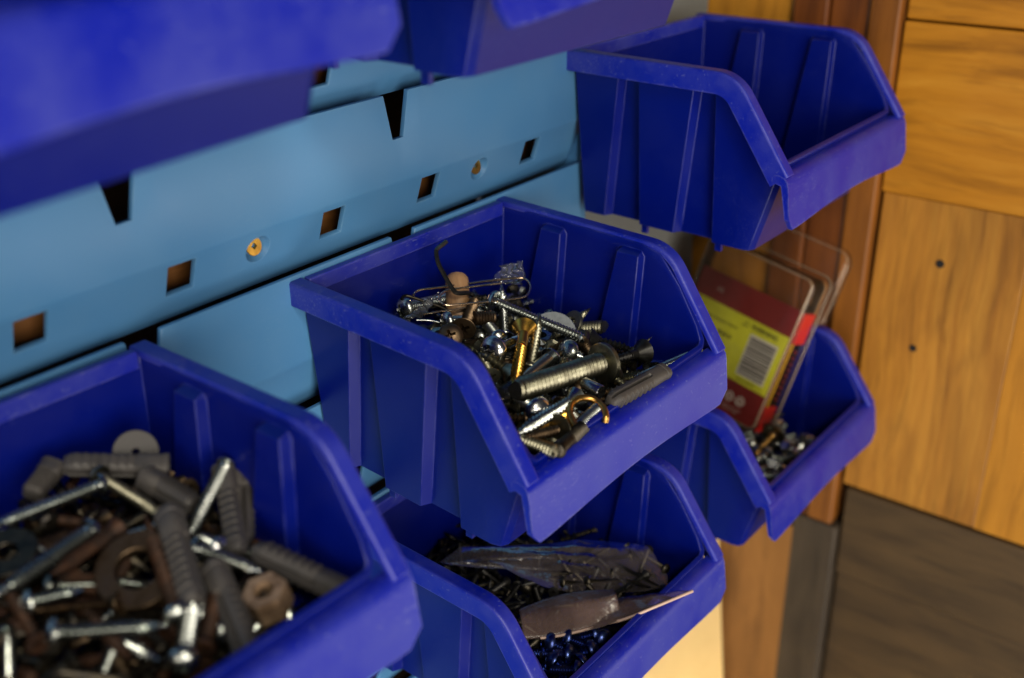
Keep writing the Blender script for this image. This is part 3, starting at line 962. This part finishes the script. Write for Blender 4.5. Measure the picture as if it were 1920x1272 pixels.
# deeper layers
lib('s_zinc', 1.8, 17, 3.3, 'pan', 'zinc', False)
lib('s_zincwood', 1.7, 22, 3.2, 'csk', 'zinc', True)
lib('s_steelwood', 1.8, 24, 3.3, 'csk', 'steel', True)
lib('s_dark', 1.7, 20, 3.2, 'csk', 'dark', True)
lib('s_brown', 1.6, 18, 3.0, 'pan', 'brown', True)
lib('b_steel', 2.4, 18, 4.4, 'hex', 'steel', False, None, None)
FL = {'s_zinc': ('small zinc pan head screw lying loose in the heaped bin', 'screw'), 's_zincwood': ('bright pointed wood screw lying loose in the heaped bin', 'screw'),
      's_steelwood': ('dull grey pointed wood screw lying loose in the heaped bin', 'screw'), 's_dark': ('blackened pointed screw lying loose in the heaped bin', 'screw'),
      's_brown': ('browned pan head screw lying loose in the heaped bin', 'screw'), 'b_steel': ('grey hex head bolt lying loose in the heaped bin', 'bolt')}
rnd = random.Random(21)
def surfA(x, y): return -19 - .07 * (x - 40) - .2 * y      # y outward here
def scatter(keys, n, x0, x1, y0, y1, surf, dmin, dmax, org, labels, group, half=10, tilt=.32, wgt=None):
    for i in range(n):
        for _ in range(30):
            x, y = rnd.uniform(x0, x1), rnd.uniform(y0, y1)
            a = rnd.uniform(0, 6.28); t = rnd.uniform(-tilt, tilt)
            d = Vector((math.cos(a) * math.cos(t), -math.sin(a) * math.cos(t), math.sin(t)))
            p, q = Vector((x, -y, surf(x, y) - rnd.uniform(dmin, dmax))) + d * half, None
            q = p - d * 2 * half
            if all(x0 - 3 < e.x < x1 + 3 and y0 - 3 < -e.y < y1 + 3 for e in (p, q)): break
        else:
            continue
        k = rnd.choices(keys, wgt)[0]
        use(k, p + org, q + org, labels[k][0], labels[k][1], group)
def jumble(name, label, n, box, surf, dmin, dmax, org, kinds, half):
    """The uncountable deep layer: one mesh of crossed shanks with heads."""
    mb = MB(); x0, x1, y0, y1 = box
    cols = []
    for i in range(n):
        x, y = rnd.uniform(x0, x1), rnd.uniform(y0, y1)
        a = rnd.uniform(0, 6.28); t = rnd.uniform(-.35, .35)
        d = Vector((math.cos(a) * math.cos(t), -math.sin(a) * math.cos(t), math.sin(t)))
        p = Vector((x, -y, surf(x, y) - rnd.uniform(dmin, dmax))) + org
        k = rnd.randrange(len(kinds)); r = kinds[k][0]
        a_, b_ = p + d * half, p - d * half
        st = len(mb.f)
        N = 14
        pts = [a_ + (b_ - a_) * (j / N) for j in range(N + 1)]
        rad = [r * (1 if j % 2 else .78) for j in range(N + 1)]
        mb.tube([a_ + d * r * .8, a_ + d * r * .5] + pts, r, 8, [r * 1.2, r * 1.9] + [r * 1.7] + rad[1:-1] + [r * .1])
        cols += [k] * (len(mb.f) - st)
    me = bpy.data.meshes.new(name)
    me.from_pydata([v * S if isinstance(v, Vector) else Vector(v) * S for v in mb.v], [], mb.f)
    o = obj(name, me, M[kinds[0][1]])
    for r, m in kinds[1:]: me.materials.append(M[m])
    me.polygons.foreach_set('material_index', cols)
    return tag(o, label, 'screw heap', None, 'stuff')
O0 = Vector((0, 0, 0))
scatter(list(FL), 62, 14, 87, 8, 80, surfA, 1.5, 6, O0, FL, GA, 9)
jumble('screw_heap', 'dense jumble of screws under the top layer of the heaped bin', 260, (15, 86, 9, 79), surfA, 2.5, 15, O0, [(1.1, 'zinc'), (1.4, 'steel'), (1.3, 'dark'), (1.2, 'brown'), (1.5, 'zinc')], 8)
def nut_mesh(R, r, h):
    vs = []
    for z in (h / 2, -h / 2):
        vs += [(R * math.cos(math.pi / 3 * k), R * math.sin(math.pi / 3 * k), z) for k in range(6)]
        vs += [(r * math.cos(math.pi / 6 * k), r * math.sin(math.pi / 6 * k), z) for k in range(12)]
    fs = []
    for k in range(6):
        fs.append((k, (k + 1) % 6, 18 + (k + 1) % 6, 18 + k))
        for b in (0, 18):
            fs.append((b + k, b + (k + 1) % 6, b + 6 + (2 * k + 2) % 12, b + 6 + 2 * k + 1, b + 6 + 2 * k))
    for k in range(12):
        fs.append((6 + k, 6 + (k + 1) % 12, 24 + (k + 1) % 12, 24 + k))
    return mesh_from('hex_nut', vs, fs, False)
NUT = nut_mesh(3.9, 2.1, 3.2)
for i in range(14):
    o = obj('hex_nut', NUT, M['zinc'])
    x, y = rnd.uniform(18, 85), rnd.uniform(14, 78)
    aim(o, (x, -y, surfA(x, y) - rnd.uniform(0, 3)), (x + rnd.uniform(-1, 1), -y + rnd.uniform(-1, 1), surfA(x, y) - 4))
    tag(o, 'small zinc hex nut lying loose in the heaped bin', 'nut', GA)

# ------------------------------------------------------------------ contents of the blurred bin at the left
OE = Vector(BINS['E'][:3])
def PE(X, Y, h=0): return on_plane(X / 1.8925, 600 + Y / 1.8925, -17.5 + h + BINS['E'][2], 0, .20, (0, 0))
GE = 'wall plugs and old screws in the left bin'
plug('grey wall plug lying flat at the back of the left bin', PE(600, 522, 4), PE(225, 515, 4), 3.18, GE)
plug('grey wall plug with open collar facing left, behind the crossed screws', PE(515, 560, 4), PE(690, 665, 3), 3.26, GE)
plug('grey wall plug leaning upright on the right wall of the left bin', PE(795, 530, 6), PE(845, 830, 3), 2.96, GE)
plug('grey wall plug standing behind the upright one at the right wall', PE(855, 515, 5), PE(860, 800, 1), 2.96, GE)
plug('grey wall plug in the middle of the left bin, leaning across a zinc screw', PE(600, 690, 6), PE(690, 1005, 6), 3.26, GE)
plug('long grey wall plug lying by the front lip of the left bin', PE(1240, 975, 3), PE(905, 815, 4), 3.18, GE)
plug('grey wall plug pointing down to the front lip of the left bin', PE(760, 880, 4), PE(895, 1205, 4), 3.11, GE)
plug('bent looking grey wall plug end at the back left of the left bin', PE(190, 520, 3.5), PE(110, 625, 3), 3.11, GE)
washer('washer', 'flat grey disc leaning at the back wall of the left bin', PE(482, 470, 5), (-.3, -.7, .6), 5.4, .8, 1.3, 'plug', GE)
def es(label, h, t, hm='zinc', mat='zinc', r=1.6, R=2.7, hk='pan', hh=5, ht=5, name='screw', drive='cross'):
    screw(name, label, 'screw', PE(*h, hh), PE(*t, ht), r, R, hk, mat, hm, drive, True, 0, 1.15, GE)
es('zinc screw reaching off the left edge of the photo', (352, 585), (-60, 745))
es('steel screw slanting down to the middle wall plug', (355, 555), (580, 695), 'steel', 'steel')
es('thick zinc screw lying along the left side of the left bin', (318, 752), (-30, 985), 'zinc', 'zinc', 2.08, 3.03)
es('zinc screw leaning against the upright wall plug', (800, 515), (650, 800), 'zinc', 'zinc', 1.73, 2.33, 'pan', 8, 4)
es('pale zinc screw lying right of the middle wall plug', (700, 812), (930, 895))
es('rusty screw with bright head left of the middle wall plug', (630, 1040), (515, 695), 'zinc', 'rust', 1.73, 2.96)
es('zinc screw lying level near the front of the left bin', (200, 1110), (590, 1082), 'zinc', 'zinc', 1.81, 3.03)
es('zinc screw with round head pointing at the viewer, lowest in the left bin', (652, 1205), (685, 985), 'zinc', 'zinc', 1.99, 3.26)
es('rusty screw near the dark washer of the left bin', (420, 735), (215, 880), 'rust', 'rust', 1.73, 2.65, 'csk')
es('rusty screw standing by the lower wall plug', (720, 1170), (775, 940), 'rust', 'rust', 1.73, 2.65, 'csk', 3, 4)
es('short silver screw at the left side above the level screw', (110, 1000), (290, 955), 'zinc', 'zinc', 1.56, 2.65, 'pan', 3, 3)
es('small bright screw head peeping out right of the middle plug', (775, 805), (700, 770), 'chrome', 'zinc', 1.46, 2.33, 'pan', 5, 3)
washer('washer', 'thick brown washer in the middle of the left bin', PE(490, 890, 2), (-.35, -.35, .85), 9.0, 4.6, 2.6, 'brown', GE)
washer('washer', 'dark steel washer at the left edge of the photo', PE(25, 830, 3), (-.2, -.2, .9), 6.4, 2.2, 1.6, 'dark', GE)
nb = obj('square_nut', nut_mesh(5.0, 2.4, 6.0), M['steel'])
nb.data.materials[0] = M['tan']
aim(nb, PE(950, 990, 2.5), PE(980, 1050, -3)); tag(nb, 'chunky tan nut between the wall plugs at the front of the left bin', 'nut', GE)
washer('washer', 'second rusty washer half buried left of the thick one', PE(330, 850, 0), (-.2, -.5, .8), 8.0, 3.6, 2.0, 'rust', GE)
lib('r_rust', 1.4, 22, 2.6, 'csk', 'rust', True)
lib('r_brown', 1.3, 19, 2.5, 'csk', 'brown', True)
lib('r_zinc', 1.4, 23, 2.6, 'pan', 'zinc', True)
lib('r_dark', 1.4, 24, 2.7, 'pan', 'dark', True)
LE = {'r_rust': ('rusty wood screw lying loose under the wall plugs of the left bin', 'screw'), 'r_brown': ('browned wood screw lying loose under the wall plugs of the left bin', 'screw'),
      'r_zinc': ('zinc pan head screw lying loose among the rusty ones of the left bin', 'screw'),
      'r_dark': ('dark pan head screw lying loose under the wall plugs of the left bin', 'screw')}
def surfE(x, y): return -17.5 - .20 * y
scatter(list(LE), 58, 13, 88, 10, 80, surfE, 0, 6, OE, LE, GE, 10, .3, (2, 3, 2.2, 2))
jumble('screw_heap', 'rusty jumble of screws under the wall plugs of the left bin', 190, (16, 85, 10, 78), surfE, 4, 15, OE, [(1.4, 'dark'), (1.4, 'brown'), (1.3, 'rust'), (1.4, 'dark')], 10)

# ------------------------------------------------------------------ contents of the lower bin with bags
OD = Vector(BINS['D'][:3])
ZD = BINS['D'][2]
def PD(X, Y, h=0): return on_plane(700 + X / 2.667, 820 + Y / 2.667, -29 + h + ZD, 0, .13, (0, 0))
GD = 'black screws in the bag bin'
GZ = 'blue tinted screws in the bag bin'
lib('k_black', .95, 17, 1.9, 'csk', 'black', True)
lib('k_dark', .95, 15, 2.0, 'pan', 'dark', True)
LD = {'k_black': ('thin black screw lying loose among the bags of the lower bin', 'screw'), 'k_dark': ('thin dark pan head screw lying loose among the bags of the lower bin', 'screw')}
def surfD(x, y): return -28 - .13 * y
scatter(list(LD), 56, 16, 66, 8, 66, surfD, -1.5, 3, OD, LD, GD, 8, .4, (3, 1))
jumble('screw_heap', 'jumble of thin black screws under the bags of the lower bin', 170, (16, 86, 8, 80), surfD, 2, 9, OD, [(.95, 'black'), (.95, 'dark')], 8)
lib('z_blue', 1.9, 16, 3.6, 'pan', 'bluezinc', False)
LZ = {'z_blue': ('blue tinted pan head screw at the front of the bag bin', 'screw')}
for h, t in (((1090, 1065), (1000, 1100)), ((975, 1090), (840, 1085)), ((1015, 1170), (850, 1160)), ((965, 1005), (1060, 1040)), ((900, 1120), (1000, 1190)), ((1110, 985), (1010, 1010)), ((880, 1030), (960, 1060)), ((1150, 1010), (1080, 990)), ((1040, 1130), (960, 1200))):
    use('z_blue', PD(*h, 1.5), PD(*t, -1.5), LZ['z_blue'][0], 'screw', GZ)
# upper bag: puffy, holding black screws
def bag(name, label, outline, h0, puff, mat, group, seed, tuck=2.0):
    """A closed flat bag: two sheets joined along an outline given on the pile."""
    rnd2 = random.Random(seed)
    pts = [Vector(p) for p in outline]
    c = sum(pts, Vector()) / len(pts)
    N, R = 40, 12
    ring = []
    P = pts + [pts[0]]
    tot = sum((P[i + 1] - P[i]).length for i in range(len(pts)))
    for k in range(N):
        s = tot * k / N
        for i in range(len(pts)):
            l = (P[i + 1] - P[i]).length
            if s <= l:
                ring.append(P[i].lerp(P[i + 1], s / l)); break
            s -= l
    vs, fs = [c + Vector((0, 0, puff))], []
    def wr(p): return .5 * math.sin(p.x * .55 + seed) * math.sin(p.y * .35) + .35 * math.sin(p.x * 1.1 + p.y * .9 + seed) + .3 * abs(math.sin(p.y * .8 - p.x * .3))
    for top in (1, 0):
        if not top: vs.append(c - Vector((0, 0, tuck)))
        for j in range(1, R + 1):
            q = j / R
            for k in range(N):
                p = c.lerp(ring[k], q)
                up = (puff if top else -tuck) * (1 - q ** 2.4)
                vs.append(p + Vector((0, 0, up + wr(p) * (1.0 if top else .3) * (.4 + .6 * (1 - q)))))
    b = 1 + R * N
    for base, flip in ((0, 0), (b, 1)):
        for k in range(N):
            f = (base, base + 1 + k, base + 1 + (k + 1) % N)
            fs.append(f[::-1] if flip else f)
            for j in range(R - 1):
                a0 = base + 1 + j * N
                f = (a0 + k, a0 + N + k, a0 + N + (k + 1) % N, a0 + (k + 1) % N)
                fs.append(f[::-1] if flip else f)
    o = obj(name, mesh_from(name, vs, fs), M[mat])
    return tag(o, label, 'plastic bag', group)
b1 = bag('zip_bag', 'smoky plastic bag of small black screws lying at the back of the bag bin',
         [PD(q[0], q[1], q[2]) for q in ((330, 625, 4), (430, 555, 6), (640, 540, 7), (860, 535, 8), (1060, 512, 9), (1240, 530, 9), (1385, 548, 9), (1430, 640, 7), (1478, 700, 6), (1475, 745, 5),
          (1330, 775, 5), (1120, 780, 5), (960, 775, 4.5), (850, 748, 4.5), (720, 690, 4.5), (600, 622, 5), (480, 597, 5.5), (390, 640, 4.5))], 0, 2.6, 'bagfilm', 'bags in the lower bin', 2)
for i in range(20):
    a = PD(rnd.uniform(920, 1400), rnd.uniform(590, 740), 5.6 + rnd.random())
    d = Vector((rnd.uniform(-1, 1), rnd.uniform(-1, 1), rnd.uniform(-.2, .2))).normalized() * 7
    use('k_dark' if i % 3 else 'k_black', a + d, a - d, 'dark screw sealed inside the smoky bag of the lower bin', 'screw', 'screws inside the smoky bag')
# lower bag: a sheet that curls over into a roll at its right end
def curled():
    front = spline([PD(750, 1012, 3), PD(900, 1000, 3.5), PD(1060, 965, 4.5), PD(1240, 912, 6)], 14)
    back = spline([PD(725, 865, 4), PD(860, 812, 5.5), PD(1010, 778, 7), PD(1190, 768, 9)], 14)
    N, K = len(front) - 1, 20
    vs, fs = [], []
    for i in range(N + 1):
        a, b = front[i], back[i]
        q = i / N
        hump = 2.0 + 2.2 * q * q
        for k in range(K + 1):
            t = k / K
            p = a.lerp(b, t + .10 * math.sin(2 * math.pi * t) * q)
            rip = (.14 * math.sin(i * 1.9) + .10 * math.sin(i * 3.1 + t * 4)) * (1 - .75 * q) * math.sin(math.pi * t)
            vs.append(p + Vector((0, 0, hump * math.sin(math.pi * min(1, t * .98)) ** .7 + rip)))
    for i in range(N):
        for k in range(K):
            a = i * (K + 1) + k
            fs.append((a, a + 1, a + K + 2, a + K + 1))
    # the flat tail that sticks out beyond the curl
    n1 = len(vs)
    fr = spline([PD(1000, 985, 3.6), PD(1240, 918, 8.6), PD(1420, 846, 13), PD(1597, 772, 15.2)], 10)
    bk = spline([PD(1000, 860, 3.6), PD(1240, 805, 9), PD(1420, 782, 13.2), PD(1597, 762, 15.4)], 10)
    for i in range(len(fr)):
        for k in range(5): vs.append(fr[i].lerp(bk[i], k / 4) + Vector((0, 0, .25 * math.sin(i * .9 + k))))
    for i in range(len(fr) - 1):
        for k in range(4):
            a = n1 + i * 5 + k
            fs.append((a, a + 5, a + 6, a + 1))
    o = obj('folded_bag', mesh_from('folded_bag', vs, fs), M['bagfilm_fold'])
    so = o.modifiers.new('thick', 'SOLIDIFY'); so.thickness = .12 * S
    obj('seal_strip', MB().tube([q + Vector((0, 0, .2)) for q in front[8:-6] + fr[10:]], .5, 8).mesh('seal_strip', True, 80), M['seal'], o)
    return tag(o, 'brownish folded plastic bag curling up at the front of the bag bin', 'plastic bag', 'bags in the lower bin')
curled()

# ------------------------------------------------------------------ contents of the far lower bin: packet and small screws
OC = Vector(BINS['C'][:3])
pk_u = Vector((22, -12, 68)).normalized()                 # up along the packet
pk_w = Vector((.17, .97, .174)); pk_w = (pk_w - pk_u * pk_w.dot(pk_u)).normalized()      # towards the wall
pk_n = pk_u.cross(pk_w).normalized()
if pk_n.x > 0: pk_n = -pk_n                                # out of the label, towards the viewer
pk_o = OC + Vector((62, -54, -42))
packet = empty('clear_packet', pk_o)
tag(packet, 'clear plastic packet with maroon and yellow warning label standing in a bin', 'packet')
def pk(a, b, c=0): return pk_w * a + pk_u * b + pk_n * c   # a: to the left, b: up, c: towards the viewer
def slab(name, a0, a1, b0, b1, c0, c1, mat, bev=0):
    vs = [pk(a, b, c) for a in (a0, a1) for b in (b0, b1) for c in (c0, c1)]
    me = mesh_from(name, vs, [(0, 1, 3, 2), (4, 6, 7, 5), (0, 4, 5, 1), (2, 3, 7, 6), (0, 2, 6, 4), (1, 5, 7, 3)], False)
    o = obj(name, me, M[mat], packet)
    if bev:
        bv = o.modifiers.new('soft', 'BEVEL'); bv.width = bev * S; bv.segments = 3
    return o
W_, H_, T_ = 58, 74, 12
def shell(name, a0, a1, b0, b1, c0, c1, th, r, mat):
    """Thin clear tray, open on the far side, with rounded corners."""
    def outline(g):
        pts = []
        for (ca, cb, s0) in ((a1 - r, b1 - r, 0), (a0 + r, b1 - r, 90), (a0 + r, b0 + r, 180), (a1 - r, b0 + r, 270)):
            for k in range(5):
                t = math.radians(s0 + 22.5 * k)
                pts.append((ca + (r - g) * math.cos(t), cb + (r - g) * math.sin(t)))
        return pts
    rows = [(outline(-1.6), c0), (outline(0), c0), (outline(.4), c1 - 1), (outline(1.2), c1)]
    vs, fs = [], []
    for pts, c in rows: vs += [pk(a, b, c) for a, b in pts]
    n = len(rows[0][0])
    for i in range(len(rows) - 1):
        for k in range(n):
            fs.append((i * n + k, i * n + (k + 1) % n, (i + 1) * n + (k + 1) % n, (i + 1) * n + k))
    fs.append(tuple((len(rows) - 1) * n + k for k in range(n)))
    o = obj(name, mesh_from(name, vs, fs), M[mat], packet)
    sharp(o.data, 30)
    so = o.modifiers.new('thick', 'SOLIDIFY'); so.thickness = th * S
    return o
shell('clear_case', 0, W_, 0, H_, -T_ + 2, 2.2, .5, 4, 'boxclear')
shell('hanging_flap', -4, W_ + 3, H_ - 20, H_ + 14, -T_ + .6, -T_ + 2, .45, 5, 'boxclear')
def outline(a0, a1, b0, b1, r, cc):
    pts = []
    for (ca, cb, s0) in ((a1 - r, b1 - r, 0), (a0 + r, b1 - r, 90), (a0 + r, b0 + r, 180), (a1 - r, b0 + r, 270)):
        for k in range(7):
            t = math.radians(s0 + 15 * k)
            pts.append(pk(ca + r * math.cos(t), cb + r * math.sin(t), cc))
    return pts + pts[:2]
obj('case_edge', MB().tube(outline(1, W_ - 1, 1, H_ - 1, 3.5, 2.0), .55, 8).mesh('case_edge', True, 80), M['boxedge'], packet)
obj('case_edge', MB().tube(outline(-1.6, W_ + 1.6, -1.6, H_ + 1.6, 4.5, -T_ + 2), .5, 8).mesh('case_edge', True, 80), M['boxedge'], packet)
obj('flap_edge', MB().tube(outline(-4, W_ + 3, H_ - 20, H_ + 14, 5, -T_ + 1.2), .35, 8).mesh('flap_edge', True, 80), M['boxedge'], packet)
LBT = 59.0                                                # top of the printed card
card = slab('label_card', 1.6, W_ - 2, 1, LBT, -.2, .3, 'maroon')
lb = slab('yellow_field', 2.2, W_ - 2.1, 17.0, 46.0, .3, .45, 'yellow'); lb.parent = card
# the same printed card wraps round the narrow side
sd = slab('side_print', .3, 1.3, 1, 58, -9.6, -.6, 'orange_yellow', .2)
r1 = slab('red_end', -.1, 1.5, 44, 58.4, -9.8, -.4, 'red', .2); r1.parent = sd
r2 = slab('red_end', -.1, 1.5, .6, 13, -9.8, -.4, 'red', .2); r2.parent = sd
st = MB()
for i in range(9):
    b = 16 + i * 2.9
    st.add([pk(.1, b + db, c) for c in (-9.4, -6.2) for db in (0, 1.3)] + [pk(.26, b + db, c) for c in (-9.4, -6.2) for db in (0, 1.3)], [(0, 1, 3, 2), (4, 6, 7, 5), (0, 2, 6, 4), (1, 5, 7, 3), (0, 4, 5, 1), (2, 3, 7, 6)])
o = obj('side_lettering', st.mesh('side_lettering', False), M['maroon'], sd)
# barcode: bars run across the card
bw_ = slab('barcode', 5.5, 20.5, 20.5, 40.0, .45, .55, 'white'); bw_.parent = card
mb = MB(); rb = random.Random(4); b = 21.4
while b < 39.0:
    t = rb.choice((.45, .5, .85, 1.0))
    vs = [pk(a, q, c) for a in (6.1, 19.8) for q in (b, b + t) for c in (.55, .62)]
    mb.add(vs, [(0, 1, 3, 2), (4, 6, 7, 5), (0, 4, 5, 1), (2, 3, 7, 6), (0, 2, 6, 4), (1, 5, 7, 3)])
    b += t + rb.choice((.4, .5, .7))
o = obj('bars', mb.mesh('bars', False), M['ink'], bw_)
def text(body, size, a, b, mat, parent, bold=False):
    cu = bpy.data.curves.new('t', 'FONT'); cu.body = body; cu.size = size * S; cu.extrude = .03 * S
    if bold: cu.offset = .06 * S
    tmp = bpy.data.objects.new('t', cu); COL.objects.link(tmp)
    me = bpy.data.meshes.new_from_object(tmp.evaluated_get(bpy.context.evaluated_depsgraph_get()))
    bpy.data.objects.remove(tmp)
    me.name = 'lettering'; me.materials.clear()
    o = obj('lettering', me, M[mat], parent)
    m3 = Matrix((-pk_w, pk_u, pk_n)).transposed()
    o.matrix_local = Matrix.Translation(pk(a, b, .62) * S) @ m3.to_4x4()
    return o
text('WARNING', 2.9, 21.5, 42.2, 'ink', card, True)
text('and Reproductive Harm', 2.3, 50.5, 38.6, 'ink', card)
tri = MB()
tri.tube([pk(25.8, 42.2, .62), pk(22.8, 42.2, .62), pk(24.3, 44.6, .62), pk(25.8, 42.2, .62)], .18, 6)
obj('warning_sign', tri.mesh('warning_sign'), M['ink'], card)
text('Made in', 2.5, 37, 33.5, 'ink', card, True)
def fine_print(a, b, lens, h, mat):
    # print too small to read in the photo: short broken strokes
    q = MB()
    for l in lens:
        q.add([pk(a - da, b + db, c) for da in (0, l) for db in (0, h) for c in (.46, .5)], [(0, 1, 3, 2), (4, 6, 7, 5), (0, 4, 5, 1), (2, 3, 7, 6), (0, 2, 6, 4), (1, 5, 7, 3)])
        a -= l + .7
    obj('fine_print', q.mesh('fine_print', False), M[mat], card)
fine_print(19, 18.3, (1.2, 1.2, 1.2, 1.6, 1.2), .8, 'ink')
for i in range(3):
    a = 25 - i * 6.0
    pts = [pk(a + 2.0 * math.cos(t / 20 * 6.2832), 9.6 + 2.0 * math.sin(t / 20 * 6.2832), .4) for t in range(21)]
    sy = MB().tube(pts, .33, 6)
    sy.tube([pk(a - .9, 8.8, .4), pk(a, 10.6, .4), pk(a + .9, 8.8, .4)], .35, 6)
    obj('round_symbol', sy.mesh('round_symbol'), M['white'], card)
fine_print(26, 5.0, (2.4, 1.6, 3.4, 2.2, 2.8), .6, 'paleink')
fine_print(24, 3.6, (3.0, 2.2, 1.6, 2.8), .6, 'paleink')
text('AS', 3.2, W_ - 13, 51, 'paleink', card, True)

def PC(X, Y, h=0): return on_plane(1280 + X / 2.545, 560 + Y / 2.545, -47 + h + BINS['C'][2], 0, .02)
GC = 'small bright screws below the packet'
screw('screw', 'washer headed screw with the largest head in front of the packet', 'screw', PC(432, 650, 6), PC(345, 745, 3), 1.5, 5.6, 'washer', 'brass', 'steel', 'square', True, 0, 1.4, GC)
screw('screw', 'dark threaded screw end showing right of the packet', 'screw', PC(395, 585, 4), PC(480, 548, 7), 1.3, 2.2, 'pan', 'steel', None, None, True, 0, 1.2, GC)
screw('screw', 'thin screw leaning on the right wall below the packet', 'screw', PC(405, 625, 2), PC(470, 590, 5), 1.4, 2.4, 'pan', 'steel', None, None, True, 0, 1.2, GC)
lib('c_zinc', 1.5, 10, 3.0, 'pan', 'zinc', False)
lib('c_chrome', 1.5, 9, 2.6, 'hex', 'chrome', False, None, None)
LC = {'c_zinc': ('small zinc pan head screw lying loose below the packet', 'screw'), 'c_chrome': ('small bright hex head screw lying loose below the packet', 'screw')}
def surfC(x, y): return -46.5
scatter(list(LC), 44, 20, 82, 46, 78, surfC, -1.5, 3, OC, LC, GC, 4.5, .7, (2, 1))
jumble('screw_heap', 'jumble of tiny bright screws under the packet', 90, (18, 82, 18, 78), surfC, 2, 9, OC, [(1.4, 'zinc'), (1.4, 'steel')], 4.5)
# one lone screw on the floor of the empty bin
OB = Vector(BINS['B'][:3])
use('s_brown', OB + Vector((30, -74, -56)), OB + Vector((44, -66, -57)), 'single brown screw left on the floor of the empty bin', 'screw', 'screw in the empty bin')
# library screws that were never used leave no trace
for ent in LIB.values():
    if not ent[1]:
        for ch in list(ent[0].children): bpy.data.objects.remove(ch)
        bpy.data.objects.remove(ent[0])
